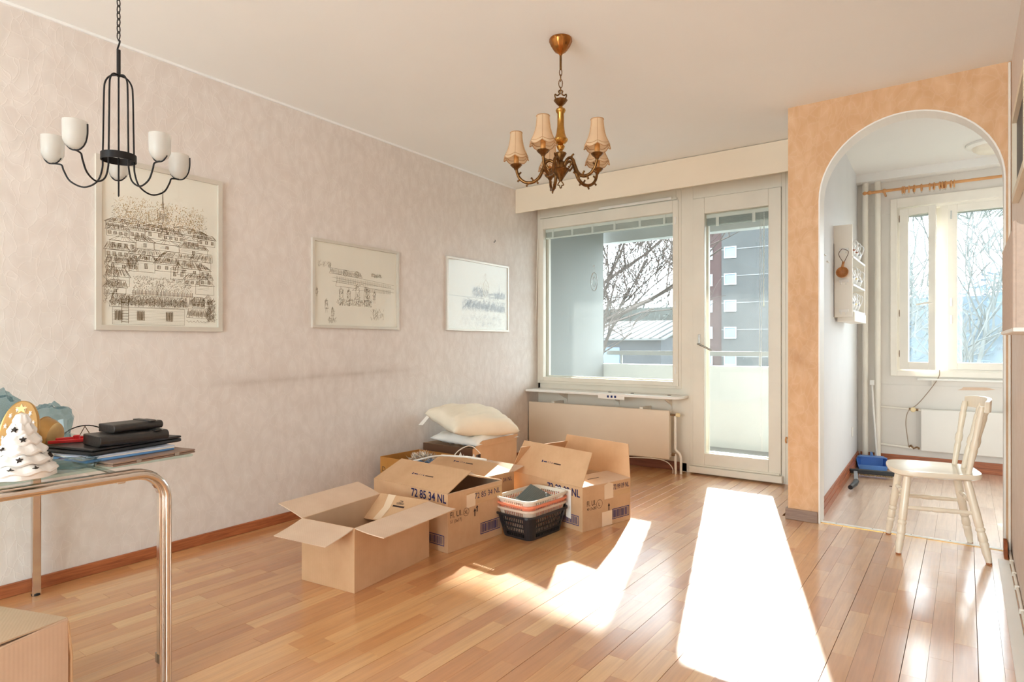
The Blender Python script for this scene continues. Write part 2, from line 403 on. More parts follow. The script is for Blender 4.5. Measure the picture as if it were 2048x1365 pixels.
def glass_mat(name, tint, dirt, dirt_col=(0.9, 0.95, 0.93, 1), ior=1.45):
    """thin window pane: mostly clear, mirror-like at grazing angles, a film of dust that scatters"""
    t = NT(name)
    tr = t.n('BsdfTransparent'); tr.inputs[0].default_value = tint
    gl = t.n('BsdfGlossy'); gl.inputs['Roughness'].default_value = 0.02
    fr = t.n('Fresnel'); fr.inputs[0].default_value = ior
    geo = t.n('NewGeometry'); ff = t.math('MULTIPLY', fr.outputs[0], t.math('SUBTRACT', 1.0, geo.outputs['Backfacing']))
    m1 = t.n('MixShader'); t.l(ff, m1.inputs[0]); t.l(tr.outputs[0], m1.inputs[1]); t.l(gl.outputs[0], m1.inputs[2])
    if dirt > 0:
        df = t.n('BsdfTranslucent'); df.inputs[0].default_value = dirt_col
        d2 = t.n('BsdfDiffuse'); d2.inputs[0].default_value = dirt_col
        ad = t.n('MixShader'); ad.inputs[0].default_value = 0.5; t.l(df.outputs[0], ad.inputs[1]); t.l(d2.outputs[0], ad.inputs[2])
        nz = t.noise(t.pos((2, 2, 2)), 3.0, 5, 0.6)
        rr = t.ramp(nz, [(0.3, (dirt * 0.8,) * 3 + (1,)), (0.8, (dirt * 1.25,) * 3 + (1,))])
        m2 = t.n('MixShader'); t.l(rr.outputs[0], m2.inputs[0]); t.l(m1.outputs[0], m2.inputs[1]); t.l(ad.outputs[0], m2.inputs[2])
        m1 = m2
    t.l(m1.outputs[0], t.out.inputs[0]); M[name] = t.m
glass_mat('window_glass', (0.945, 0.957, 0.952, 1), 0.018)
glass_mat('clear_glass', (0.95, 0.97, 0.96, 1), 0.0)
glass_mat('picture_glass', (0.98, 0.985, 0.98, 1), 0.0)
glass_mat('table_glass', (0.80, 0.90, 0.88, 1), 0.02)
glass_mat('plastic_film', (0.60, 0.72, 0.75, 1), 0.12, (0.36, 0.46, 0.49, 1))

def translucent(name, rgb, mixf=0.45, rough=0.4, bscale=None):
    t = NT(name); v = t.pos((1, 1, 1), coord='obj'); n1 = t.noise(v, 20, 3)
    c = t.ramp(n1, [(0.3, tuple(x * 0.94 for x in lin(*rgb)[:3]) + (1,)), (0.7, lin(*rgb))])
    b = t.n('BsdfPrincipled'); b.inputs['Roughness'].default_value = rough; t.l(c.outputs[0], b.inputs['Base Color'])
    tl = t.n('BsdfTranslucent'); t.l(c.outputs[0], tl.inputs[0])
    mx = t.n('MixShader'); mx.inputs[0].default_value = mixf; t.l(b.outputs[0], mx.inputs[1]); t.l(tl.outputs[0], mx.inputs[2]); t.l(mx.outputs[0], t.out.inputs[0]); M[name] = t.m
translucent('milk_glass', (228, 226, 220), 0.4, 0.2)
_t = M['milk_glass'].node_tree; _o = _t.nodes['Material Output']; _p = _o.inputs[0].links[0].from_socket
_tr = _t.nodes.new('ShaderNodeBsdfTransparent'); _mx = _t.nodes.new('ShaderNodeMixShader'); _mx.inputs[0].default_value = 0.45
_t.links.new(_p, _mx.inputs[1]); _t.links.new(_tr.outputs[0], _mx.inputs[2]); _t.links.new(_mx.outputs[0], _o.inputs[0])
translucent('shade_fabric', (240, 214, 178), 0.5, 0.8)
translucent('shade_trim', (206, 164, 120), 0.3, 0.8)
# ------------------------------------------------------------------ the room
H = 2.55; HK = 2.62; YW = 5.09; YA = 4.10; YK = 6.50; XR = 0.19; YB = -3.00
def LW(y): return -3.31 - 0.03 * (y - 0.9)
def struct(mb, name, mat, label, cat, **kw):
    return tag(mb.build(name, mat, **kw), label, cat, kind='structure')

# floor: a dark bed and oak staves, three strips to a board
fl = struct(MB().prism([(LW(YB) - 0.05, YB - 0.05), (XR + 0.05, YB - 0.05), (XR + 0.05, YA + 0.06), (-0.86, YA + 0.06), (-0.86, YW + 0.04), (LW(YW) - 0.05, YW + 0.04)], -0.06, -0.012),
            'floor', 'subfloor', 'varnished oak strip parquet floor of the living room', 'floor')
import bisect
SW = 0.0693
def project(x, y):
    th = math.radians(36.37); d = -math.sin(th) * x + math.cos(th) * y; l = math.cos(th) * x + math.sin(th) * y
    return d, l
def view_area(x0, x1, y0, y1):
    """how large a floor piece shows from the middle of the room's near end"""
    d, l = project((x0 + x1) / 2, (y0 + y1) / 2)
    if d < 1.6 or abs(l / d) > 0.86: return 0.0
    return (x1 - x0) * (y1 - y0) / d ** 3
staves = []
nstr = int((XR + 3.50) / SW) + 1
for i in range(nstr):
    x0 = -3.50 + i * SW; x1 = x0 + SW - (0.0018 if i % 3 == 2 else 0.0005)
    y = YB - random.random() * 0.5
    while y < YW:
        L = random.choice((0.34, 0.42, 0.50, 0.58)); y1 = y + L
        cy = (y + y1) / 2
        ymax = YW + 0.03 if x1 < -0.885 else YA + 0.05
        a, b = max(y, YB), min(y1, ymax)
        if b - a > 0.02 and x1 > LW(cy) + 0.004 and x0 < XR - 0.004:
            xa, xb = max(x0, LW(cy) + 0.002), min(x1, XR - 0.001)
            staves.append((view_area(xa, xb, a, b), xa, xb, a, b))
        y = y1 + (0.0009 if random.random() < 0.25 else 0.0002)
staves.sort(reverse=True)
smesh = {}
rest = MB()
def stave_geo(mb, wx, wy, ox=0.0, oy=0.0):
    e = 0.0003; z = -0.014
    vs = [(ox, oy, z), (ox + wx, oy, z), (ox + wx, oy + wy, z), (ox, oy + wy, z), (ox, oy, -e), (ox + wx, oy, -e), (ox + wx, oy + wy, -e), (ox, oy + wy, -e),
          (ox + e, oy + e, 0), (ox + wx - e, oy + e, 0), (ox + wx - e, oy + wy - e, 0), (ox + e, oy + wy - e, 0)]
    mb.add(vs, [(0, 1, 5, 4), (1, 2, 6, 5), (2, 3, 7, 6), (3, 0, 4, 7), (4, 5, 9, 8), (5, 6, 10, 9), (6, 7, 11, 10), (7, 4, 8, 11), (8, 9, 10, 11)])
n_own = 0
for A, xa, xb, a, b in staves:
    if A > 0 and n_own < 300:
        key = (round(xb - xa, 4), round(b - a, 4))
        if key not in smesh:
            mb = MB(); stave_geo(mb, xb - xa, b - a)
            me = bpy.data.meshes.new('stave'); me.from_pydata(mb.v, [], mb.f); me.update(); me.materials.append(M['oak_floor']); smesh[key] = me
        o = bpy.data.objects.new('stave', smesh[key]); C.objects.link(o); o.location = (xa, a, 0); o.parent = fl; n_own += 1
    else:
        stave_geo(rest, xb - xa, b - a - 0.0002, xa, a)
rest.build('staves', 'oak_floor', fl, kind='stuff')

# kitchen floor: laminate boards
XK0, XK1 = -0.735, 1.25     # kitchen left wall at the arch, unseen right wall
def KL(y): return -0.735 - 0.0326 * (y - 4.2)
kf = struct(MB().box(-0.86, XK1 + 0.05, YA + 0.06, YK + 0.03, -0.06, -0.012), 'floor_kitchen', 'subfloor', 'pale laminate floor of the kitchen beyond the arch', 'floor')
kmesh = {}
for i in range(21):
    x0 = -0.83 + i * 0.098; y = YA + 0.06 - random.random() * 0.4
    while y < YK:
        L = random.choice((0.38, 0.46, 0.54)); a, b = max(y, YA + 0.0605), min(y + L, YK)
        xa, xb = max(x0, KL((a + b) / 2) + 0.001), min(x0 + 0.0975, XK1)
        if b - a > 0.03 and xb - xa > 0.01:
            key = (round(xb - xa, 4), round(b - a, 4))
            if key not in kmesh:
                mb = MB(); stave_geo(mb, xb - xa, b - a - 0.0002)
                me = bpy.data.meshes.new('board'); me.from_pydata(mb.v, [], mb.f); me.update(); me.materials.append(M['laminate_floor']); kmesh[key] = me
            o = bpy.data.objects.new('board', kmesh[key]); C.objects.link(o); o.location = (xa, a, 0); o.parent = kf
        y += L
# threshold strip with its screws
ts = thing('threshold_strip', 'thin brass threshold strip with screws between the two floors', 'threshold', (-0.28, YA + 0.05, 0))
MB().prism([(YA + 0.03, 0), (YA + 0.075, 0), (YA + 0.066, 0.004), (YA + 0.039, 0.004)], -0.716, 0.165, 'x').build('strip', 'trim_white', ts, world=True)
MB().box(-0.716, 0.165, YA + 0.024, YA + 0.030, 0.0, 0.0022).build('edge_band', 'brass', ts, world=True)
for x in (-0.63, -0.44, -0.25, -0.07, 0.09):
    MB().lathe([(0.004, 0), (0.004, 0.0008), (0.0, 0.001)], 8, (x, YA + 0.052, 0.0042)).build('screw', 'dark_hole', ts, world=True)

# walls
struct(MB().prism([(LW(YB) - 0.12, YB), (LW(YB), YB), (LW(YW + 0.1), YW + 0.1), (LW(YW + 0.1) - 0.12, YW + 0.1)], -0.05, H + 0.05), 'wall_left', 'wallpaper_pink', 'long left wall in pale pink leaf-pattern wallpaper', 'wall')
struct(MB().box(XR, XR + 0.1, YB, YA + 0.1, -0.05, H + 0.05), 'wall_right', 'wallpaper_beige', 'right-hand wall in pale beige wallpaper', 'wall')
# back wall behind the photographer: unseen window opening added to brighten the room
bw = MB()
bw.box(LW(YB) - 0.1, -2.9, YB - 0.12, YB, -0.05, H + 0.05).box(0.0, XR + 0.1, YB - 0.12, YB, -0.05, H + 0.05)
bw.box(-2.9, 0.0, YB - 0.12, YB, -0.05, 0.2).box(-2.9, 0.0, YB - 0.12, YB, 2.4, H + 0.05)
struct(bw, 'wall_back', 'wallpaper_pink', 'wall behind the camera with a wide opening added for fill light', 'wall')
struct(MB().prism([(LW(YB) - 0.1, YB - 0.1), (XR + 0.1, YB - 0.1), (XR + 0.1, YA + 0.1), (-0.86, YA + 0.1), (-0.86, YW + 0.12), (LW(YW) - 0.1, YW + 0.12)], H, H + 0.1), 'ceiling', 'ceiling_paint', 'plain cream painted ceiling of the living room', 'ceiling')
struct(MB().box(-0.95, XK1 + 0.1, YA + 0.1, YK + 0.1, HK, HK + 0.1), 'ceiling_kitchen', 'ceiling_kitchen_paint', 'white kitchen ceiling seen through the arch', 'ceiling')
# thin cornice bead between left wall and ceiling
struct(MB().prism([(LW(YB), YB), (LW(YB) + 0.012, YB), (LW(4.7) + 0.012, 4.7), (LW(4.7), 4.7)], H - 0.012, H), 'trim_ceiling', 'ceiling_paint', 'thin painted bead where left wall meets ceiling', 'trim')

# arch wall
XA0, XO0, XO1, ZS = -0.89, -0.718, 0.167, 1.95
RA = (XO1 - XO0) / 2; XC = (XO0 + XO1) / 2
def arch_outline(dr=0.0, n=28):
    return [(XC + (RA + dr) * math.cos(math.pi * k / n), ZS + (RA + dr) * math.sin(math.pi * k / n)) for k in range(n + 1)]
ao = arch_outline(0.0)
wa = MB()
y0, y1 = YA, YA + 0.10
def arch_faces(mb):
    n = len(ao); top = H + 0.05
    for y, flip in ((y0, False), (y1, True)):
        polys = [[(XA0, y, -0.05), (XO0, y, -0.05), (XO0, y, ZS), (XA0, y, ZS)], [(XO1, y, -0.05), (XR + 0.01, y, -0.05), (XR + 0.01, y, ZS), (XO1, y, ZS)]]
        def outer(i):
            q = math.pi * i / (n - 1); cx, cz = math.cos(q), math.sin(q)
            ks = []
            ks.append((XR + 0.01 - XC) / cx if cx > 1e-6 else 1e9); ks.append((XA0 - XC) / cx if cx < -1e-6 else 1e9); ks.append((top - ZS) / cz if cz > 1e-6 else 1e9)
            k = min(ks); return (XC + k * cx, y, ZS + k * cz)
        O = [outer(i) for i in range(n)]
        corners = [(XR + 0.01, y, top), (XA0, y, top)]
        for i in range(n - 1):
            a, b = O[i], O[i + 1]; p = [(ao[i][0], y, ao[i][1]), a]
            for cn in corners:
                if (abs(a[0] - cn[0]) < 1e-6 and abs(b[2] - cn[2]) < 1e-6 and abs(a[2] - cn[2]) > 1e-6 and abs(b[0] - cn[0]) > 1e-6) or (abs(a[2] - cn[2]) < 1e-6 and abs(b[0] - cn[0]) < 1e-6 and abs(a[0] - cn[0]) > 1e-6 and abs(b[2] - cn[2]) > 1e-6): p.append(cn)
            p += [b, (ao[i + 1][0], y, ao[i + 1][1])]; polys.append(p)
        for p in polys:
            p = p[::-1] if flip else p
            mb.add(p, [tuple(range(len(p)))])
    ring = [(XO1, -0.05)] + ao + [(XO0, -0.05)]
    for a, b in zip(ring[:-1], ring[1:]): mb.quad((a[0], y0, a[1]), (b[0], y0, b[1]), (b[0], y1, b[1]), (a[0], y1, a[1]))
    mb.quad((XA0, y0, -0.05), (XA0, y0, top), (XA0, y1, top), (XA0, y1, -0.05))
arch_faces(wa)
struct(wa, 'wall_arch', 'wallpaper_warm_shade', 'papered wall with warm shade put into its colour, round arch to the kitchen', 'wall', merge=True)
# white lining of the arch
al = MB(); ring = [(XO1, 0.0)] + ao + [(XO0, 0.0)]; rin = [(XO1 - 0.008, 0.0)] + [(XC + (RA - 0.008) * math.cos(math.pi * k / 28), ZS + (RA - 0.008) * math.sin(math.pi * k / 28)) for k in range(29)] + [(XO0 + 0.008, 0.0)]
for (a, b), (c, d) in zip(zip(ring[:-1], ring[1:]), zip(rin[:-1], rin[1:])):
    ya, yb = YA - 0.004, YA + 0.13
    al.add([(a[0], ya, a[1]), (b[0], ya, b[1]), (d[0], ya, d[1]), (c[0], ya, c[1]), (a[0], yb, a[1]), (b[0], yb, b[1]), (d[0], yb, d[1]), (c[0], yb, c[1])],
           [(0, 3, 2, 1), (4, 5, 6, 7), (3, 7, 6, 2), (0, 1, 5, 4)])
struct(al, 'trim_arch', 'trim_white', 'narrow white lining round the inside of the arch', 'trim', merge=True)
# kitchen side walls
struct(MB().prism([(XA0, YA + 0.1), (KL(YA + 0.1), YA + 0.1), (KL(YK), YK), (-0.93, YK), (XA0, YW + 0.2)], -0.05, HK + 0.02), 'wall_kitchen_left', 'wall_white', 'white kitchen wall on the left behind the arch', 'wall')
struct(MB().box(XK1, XK1 + 0.1, YA + 0.1, YK, -0.05, HK + 0.02).box(XR + 0.0, XK1 + 0.1, YA + 0.1, YA + 0.2, -0.05, HK + 0.02), 'wall_kitchen_right', 'wall_white', 'kitchen wall out of sight on the right', 'wall')
# lintel side above arch between both ceilings
struct(MB().box(XA0, XK1, YA + 0.1, YA + 0.12, ZS + RA + 0.02, HK + 0.02), 'wall_kitchen_front', 'wall_white', 'strip of wall over the arch on the kitchen side', 'wall')
# kitchen outer wall with its window opening
KX0, KX1, KZ0, KZ1 = -0.50, 1.15, 0.84, 2.31
kb = MB(); kb.box(-0.93, KX0, YK, YK + 0.16, -0.05, HK + 0.02).box(KX1, XK1 + 0.1, YK, YK + 0.16, -0.05, HK + 0.02)
kb.box(KX0, KX1, YK, YK + 0.16, -0.05, KZ0).box(KX0, KX1, YK, YK + 0.16, KZ1, HK + 0.02)
struct(kb, 'wall_kitchen_window', 'wall_cream', 'cream kitchen outer wall around the casement window', 'wall')
struct(MB().box(-0.82, XK1, YK - 0.13, YK, 2.55, HK), 'trim_kitchen_beam', 'ceiling_kitchen_paint', 'shallow white ceiling beam above the kitchen window', 'trim')
# low panel joints on the kitchen outer wall
struct(MB().box(-0.80, -0.545, YK - 0.006, YK, 2.26, 2.275), 'trim_kitchen_rail', 'wall_cream', 'thin moulding beside the kitchen window head', 'trim')
struct(MB().box(-0.800, XK1, YK - 0.010, YK, 0.0, 0.72).box(-0.36, -0.354, YK - 0.013, YK - 0.009, 0.1, 0.72), 'trim_kitchen_panel', 'wall_cream', 'painted low panel under the kitchen window', 'trim')

# living room outer wall: panel under the window, posts, head
sw = MB()
XL0 = LW(YW) - 0.08
sw.box(XL0, -1.955, YW + 0.02, YW + 0.16, -0.05, 0.70).box(XL0, -0.88, YW + 0.02, YW + 0.16, 2.40, H + 0.05)
sw.box(-1.955, -1.875, YW + 0.0, YW + 0.16, -0.05, 2.42).box(-1.125, -0.88, YW, YW + 0.16, -0.05, 2.42).box(XL0, LW(YW) + 0.02, YW + 0.02, YW + 0.16, 0.65, 2.42)
sw.box(-1.885, -1.12, YW + 0.01, YW + 0.16, -0.05, 0.012)
struct(sw, 'wall_window', 'frame_paint', 'cream painted timber facade wall around window and balcony door', 'wall')
# pelmet board
pe = MB(); pe.box(LW(4.7) + 0.002, XA0 - 0.003, 4.70, 4.718, 2.318, 2.546)
struct(pe, 'trim_pelmet', 'pelmet_paint', 'deep cream pelmet board above window and balcony door', 'trim', bevel=0.002)
struct(MB().box(LW(4.72) + 0.012, XA0 - 0.012, 4.90, 4.99, 2.49, 2.53), 'trim_pelmet_rail', 'frame_paint', 'curtain track batten hidden behind the pelmet', 'trim')

# baseboards
def strip(name, poly, z1, mat, label, prof=True):
    return struct(MB().prism(poly, 0.0, z1), name, mat, label, 'baseboard', bevel=0.003)
strip('baseboard_left', [(LW(YB), YB), (LW(YB) + 0.014, YB), (LW(YW) + 0.014, YW), (LW(YW), YW)], 0.056, 'wood_red', 'reddish brown wooden baseboard along the left wall')
strip('baseboard_window', [(LW(YW) + 0.014, YW - 0.0), (-1.905, YW), (-1.905, YW + 0.02), (LW(YW) + 0.014, YW + 0.02)], 0.075, 'wood_red_dark', 'dark red-brown baseboard under the radiator')
strip('baseboard_arch', [(XA0 - 0.014, YA - 0.014), (XO0 - 0.004, YA - 0.014), (XO0 - 0.004, YA), (XA0, YA), (XA0, YW - 0.02), (XA0 - 0.014, YW - 0.02)], 0.068, 'wood_grey_brown', 'worn grey-brown baseboard round the foot of the arch pier')
def kbase(name, pts, lbl, nrm):
    (xa, ya), (xb, yb) = pts; mb = MB()
    for t_, z0, z1 in ((0.020, 0, 0.045), (0.015, 0.045, 0.078), (0.010, 0.078, 0.095)):
        mb.prism([(xa, ya), (xb, yb), (xb + nrm[0] * t_, yb + nrm[1] * t_), (xa + nrm[0] * t_, ya + nrm[1] * t_)][::(1 if nrm[1] == 0 else -1)], z0, z1)
    return struct(mb, name, 'wood_red', lbl, 'baseboard', merge=True)
kbase('baseboard_kitchen_left', [(KL(YA + 0.135), YA + 0.135), (KL(YK - 0.01), YK - 0.01)], 'stepped red-brown baseboard along the kitchen left wall', (1, 0))
kbase('baseboard_kitchen_back', [(-0.785, YK - 0.010), (XK1, YK - 0.010)], 'stepped red-brown baseboard under the kitchen radiator', (0, -1))

# ------------------------------------------------------------------ window_1: big fixed window
def rect_frame(mb, x0, x1, z0, z1, ya, yb, wl, wr, wb, wt):
    mb.box(x0, x0 + wl, ya, yb, z0, z1).box(x1 - wr, x1, ya, yb, z0, z1).box(x0 + wl, x1 - wr, ya, yb, z0, z0 + wb).box(x0 + wl, x1 - wr, ya, yb, z1 - wt, z1)
    return mb
wx0 = LW(YW) + 0.004
w1 = thing('window_1', 'large cream framed living room window with balcony view', 'window', ((-2.7), YW, 0.70), kind='structure')
rect_frame(MB(), wx0, -1.955, 0.70, 2.42, YW - 0.005, YW + 0.13, 0.035, 0.045, 0.03, 0.09).build('outer_frame', 'frame_paint', w1, world=True, bevel=0.003)
sx0, sx1, sz0, sz1 = wx0 + 0.035, -1.975, 0.722, 2.318
gx0, gx1, gz0, gz1 = -3.355, -2.026, 0.762, 2.216
rect_frame(MB(), sx0, sx1, sz0, sz1, YW - 0.018, YW + 0.035, gx0 - sx0, sx1 - gx1, gz0 - sz0, sz1 - gz1).build('sash', 'frame_paint', w1, world=True, bevel=0.004)
MB().box(sx0 + 0.01, sx1 - 0.01, YW - 0.026, YW - 0.018, sz1 + 0.004, sz1 + 0.018).build('weather_bead', 'frame_paint', w1, world=True)
MB().box(gx0 - 0.01, gx1 + 0.01, YW + 0.012, YW + 0.016, gz0 - 0.01, gz1 + 0.01).build('pane', 'window_glass', w1, world=True)
MB().box(gx0 - 0.01, gx1 + 0.01, YW + 0.085, YW + 0.089, gz0 - 0.01, gz1 + 0.01).build('pane', 'window_glass', w1, world=True)
rect_frame(MB(), gx0 - 0.04, gx1 + 0.03, gz0 - 0.03, gz1 + 0.03, YW + 0.07, YW + 0.105, 0.052, 0.042, 0.042, 0.042).build('outer_sash', 'frame_paint', w1, world=True)
# ventilation slot and bits of hardware
vb = MB().box(-2.73, -2.03, YW - 0.038, YW - 0.018, 2.322, 2.345); vb.build('vent_bar', 'trim_white', w1, world=True, bevel=0.004)
for z in (0.86, 1.42, 2.14):
    MB().box(-2.007, -1.995, YW - 0.023, YW - 0.018, z - 0.03, z + 0.03).build('latch', 'trim_white', w1, world=True)
# raised blind behind the pane
hb = MB().box(gx0, gx1, YW + 0.03, YW + 0.058, gz1 - 0.028, gz1).build('blind_rail', 'slat_pale', w1, world=True)
bs = MB()
for k in range(9): bs.box(gx0 + 0.005, gx1 - 0.005, YW + 0.031, YW + 0.057, gz1 - 0.034 - k * 0.0052, gz1 - 0.0318 - k * 0.0052)
bs.build('blind_slats', 'slat_pale', w1, world=True, kind='stuff')
for x in (-3.27, -3.05, -2.83, -2.60, -2.35, -2.12):
    MB().box(x - 0.010, x + 0.010, YW + 0.026, YW + 0.030, gz1 - 0.085, gz1 - 0.004).build('ladder_tape', 'slat_pale', w1, world=True)
MB().box(gx0, gx1, YW + 0.03, YW + 0.058, gz1 - 0.092, gz1 - 0.080).build('blind_bottom_rail', 'slat_pale', w1, world=True)
MB().tube([(wx0 + 0.018, YW - 0.03, 2.12), (wx0 + 0.016, YW - 0.035, 1.8), (wx0 + 0.006, YW - 0.04, 1.32)], 0.003, 6).build('blind_cord', 'cable_white', w1, world=True)

# ------------------------------------------------------------------ door_1: balcony door
d1 = thing('door_1', 'cream balcony door with tall glass pane and lever handle', 'door', (-1.5, YW, 0.0), kind='structure')
rect_frame(MB(), -1.878, -1.12, 0.012, 2.42, YW - 0.008, YW + 0.13, 0.028, 0.03, 0.055, 0.115).build('door_frame', 'frame_paint', d1, world=True, bevel=0.003)
leaf = rect_frame(MB(), -1.848, -1.152, 0.070, 2.302, YW - 0.022, YW + 0.03, 0.098, 0.092, 0.108, 0.132).build('door_leaf', 'frame_paint', d1, world=True, bevel=0.004)
MB().box(-1.755, -1.239, YW + 0.006, YW + 0.010, 0.172, 2.176).build('pane', 'window_glass', d1, world=True)
MB().box(-1.755, -1.239, YW + 0.085, YW + 0.089, 0.172, 2.176).build('pane', 'window_glass', d1, world=True)
rect_frame(MB(), -1.79, -1.20, 0.13, 2.22, YW + 0.07, YW + 0.105, 0.045, 0.045, 0.05, 0.055).build('outer_leaf', 'frame_paint', d1, world=True)
MB().box(-1.87, -1.135, YW - 0.06, YW - 0.008, 0.012, 0.066).build('threshold', 'frame_paint', d1, world=True, bevel=0.006)
MB().box(-1.84, -1.16, YW - 0.036, YW - 0.022, 0.068, 0.082).build('weather_strip', 'frame_paint', d1, world=True)
# handle: plate, spindle, lever
hp = MB().box(-1.803, -1.781, YW - 0.027, YW - 0.022, 1.075, 1.165).build('handle_plate', 'steel', d1, world=True, bevel=0.003)
MB().tube(smoothpath([(-1.792, YW - 0.024, 1.085), (-1.792, YW - 0.06, 1.085), (-1.775, YW - 0.068, 1.080), (-1.70, YW - 0.070, 1.045), (-1.675, YW - 0.070, 1.033)], 5), 0.008, 8).build('lever', 'steel', hp, smooth=40)
# raised blind in the door, cords and wand
MB().box(-1.747, -1.247, YW + 0.026, YW + 0.05, 2.135, 2.163).build('blind_rail', 'slat_pale', d1, world=True)
bs = MB()
for k in range(10): bs.box(-1.744, -1.250, YW + 0.024 + 0.002 * (k % 3), YW + 0.05, 2.130 - k * 0.0062, 2.1325 - k * 0.0062)
bs.build('blind_slats', 'slat_grey', d1, world=True, kind='stuff')
for x in (-1.655, -1.365): MB().box(x - 0.012, x + 0.012, YW + 0.019, YW + 0.023, 2.062, 2.140).build('ladder_tape', 'slat_pale', d1, world=True)
for x, z in ((-1.318, 0.35), (-1.305, 0.24)): MB().tube([(x, YW + 0.03, 2.14), (x - 0.004, YW + 0.03, 1.2), (x, YW + 0.03, z)], 0.0012, 5).build('blind_cord', 'cable_white', d1, world=True)
MB().tube([(-1.288, YW + 0.028, 2.13), (-1.292, YW + 0.028, 1.42)], 0.0035, 6).build('blind_wand', 'slat_pale', d1, world=True)
MB().lathe([(0.004, -0.04), (0.007, -0.03), (0.004, 0.01)], 8, (-1.292, YW + 0.028, 1.42)).build('wand_knob', 'slat_pale', d1, world=True)
tag(MB().tube(smoothpath([(-1.115, YW - 0.004, 0.36), (-1.112, YW - 0.03, 0.365), (-1.112, YW - 0.045, 0.345), (-1.112, YW - 0.03, 0.325)], 5), 0.006, 7).build('door_hook', 'wood_pine', smooth=50), 'small tan hook low on the door frame by the arch pier', 'hook')

# ------------------------------------------------------------------ window_2: kitchen casement
k1 = thing('window_2', 'cream kitchen casement window with the narrow sash standing ajar', 'window', (0.15, YK, 0.80), kind='structure')
rect_frame(MB(), -0.548, 1.20, 0.80, 2.385, YK - 0.022, YK + 0.005, 0.052, 0.05, 0.05, 0.085).build('casing', 'frame_paint_kitchen', k1, world=True, bevel=0.003)
rect_frame(MB(), KX0, KX1, KZ0, KZ1, YK, YK + 0.14, 0.025, 0.025, 0.025, 0.03).build('outer_frame', 'frame_paint_kitchen', k1, world=True)
MB().box(-0.180, -0.128, YK + 0.01, YK + 0.13, KZ0 + 0.02, KZ1 - 0.02).build('mullion', 'frame_paint_kitchen', k1, world=True)
# fixed light right of the mullion
rect_frame(MB(), -0.128, KX1 - 0.02, KZ0 + 0.02, KZ1 - 0.03, YK + 0.0, YK + 0.045, 0.068, 0.06, 0.065, 0.06).build('sash', 'frame_paint_kitchen', k1, world=True, bevel=0.003)
MB().box(-0.065, KX1 - 0.075, YK + 0.02, YK + 0.024, KZ0 + 0.08, KZ1 - 0.085).build('pane', 'window_glass', k1, world=True)
MB().box(-0.065, KX1 - 0.075, YK + 0.10, YK + 0.104, KZ0 + 0.08, KZ1 - 0.085).build('pane', 'window_glass', k1, world=True)
rect_frame(MB(), -0.128, KX1 - 0.02, KZ0 + 0.02, KZ1 - 0.03, YK + 0.09, YK + 0.125, 0.06, 0.06, 0.06, 0.06).build('outer_sash', 'frame_paint_kitchen', k1, world=True)
bs = MB()
for k in range(8): bs.box(-0.055, KX1 - 0.08, YK + 0.05, YK + 0.074, KZ1 - 0.098 - k * 0.008, KZ1 - 0.0955 - k * 0.008)
bs.build('blind_slats', 'slat_grey', k1, world=True, kind='stuff')
for z in (1.30, 1.45, 2.20): MB().box(-0.108, -0.098, YK - 0.006, YK, z - 0.04, z + 0.03).build('latch', 'steel', k1, world=True)
# narrow sash, hinged on the left, standing ajar into the room
ang = math.radians(-16); T = Matrix.Translation((-0.468, YK - 0.01, 0)) @ Matrix.Rotation(ang, 4, 'Z')
mb = MB(); W = 0.275; za, zb = KZ0 + 0.022, KZ1 - 0.03
mb.box(0, 0.068, -0.03, 0.0, za, zb, T).box(W - 0.052, W, -0.03, 0.0, za, zb, T).box(0.068, W - 0.052, -0.03, 0, za, za + 0.065, T).box(0.068, W - 0.052, -0.03, 0, zb - 0.06, zb, T)
cs = mb.build('casement_sash', 'frame_paint_kitchen', k1, world=True, bevel=0.003)
MB().box(0.06, W - 0.045, -0.018, -0.014, za + 0.055, zb - 0.05, T).build('pane', 'window_glass', k1, world=True)
bs = MB()
for k in range(7): bs.box(0.07, W - 0.055, -0.012, 0.010, zb - 0.068 - k * 0.0075, zb - 0.066 - k * 0.0075, T)
bs.build('blind_slats', 'slat_grey', k1, world=True, kind='stuff')
p = T @ Vector((W - 0.026, -0.03, 1.44))
MB().tube([p, p + Vector((0, -0.035, 0)), p + Vector((-0.05, -0.045, -0.004)), p + Vector((-0.11, -0.035, -0.015))], 0.007, 7).build('casement_handle', 'pipe_paint', k1, world=True, smooth=50)
for z in (1.0, 1.36, 2.2): MB().lathe([(0.006, -0.03), (0.008, 0), (0.006, 0.03)], 8, (-0.475, YK - 0.025, z)).build('hinge', 'brass_dark', k1, world=True)
# outer fixed pane behind the narrow sash
rect_frame(MB(), KX0 + 0.02, -0.18, KZ0 + 0.02, KZ1 - 0.03, YK + 0.09, YK + 0.125, 0.045, 0.03, 0.05, 0.05).build('outer_sash', 'frame_paint_kitchen', k1, world=True)
MB().box(KX0 + 0.06, -0.205, YK + 0.10, YK + 0.104, KZ0 + 0.065, KZ1 - 0.075).build('pane', 'window_glass', k1, world=True)

# fill_window: unseen wide pane and frame added for fill light
k3 = thing('fill_window', 'wide unseen window added behind the camera for fill light', 'window', (-1.7, YB - 0.06, 0.6), kind='structure')
rect_frame(MB(), -2.9, 0.0, 0.2, 2.4, YB - 0.09, YB - 0.03, 0.06, 0.06, 0.06, 0.06).build('frame', 'frame_paint', k3, world=True)  # frame of the added fill window
MB().box(-2.85, -0.05, YB - 0.062, YB - 0.058, 0.25, 2.35).build('pane', 'clear_glass', k3, world=True)
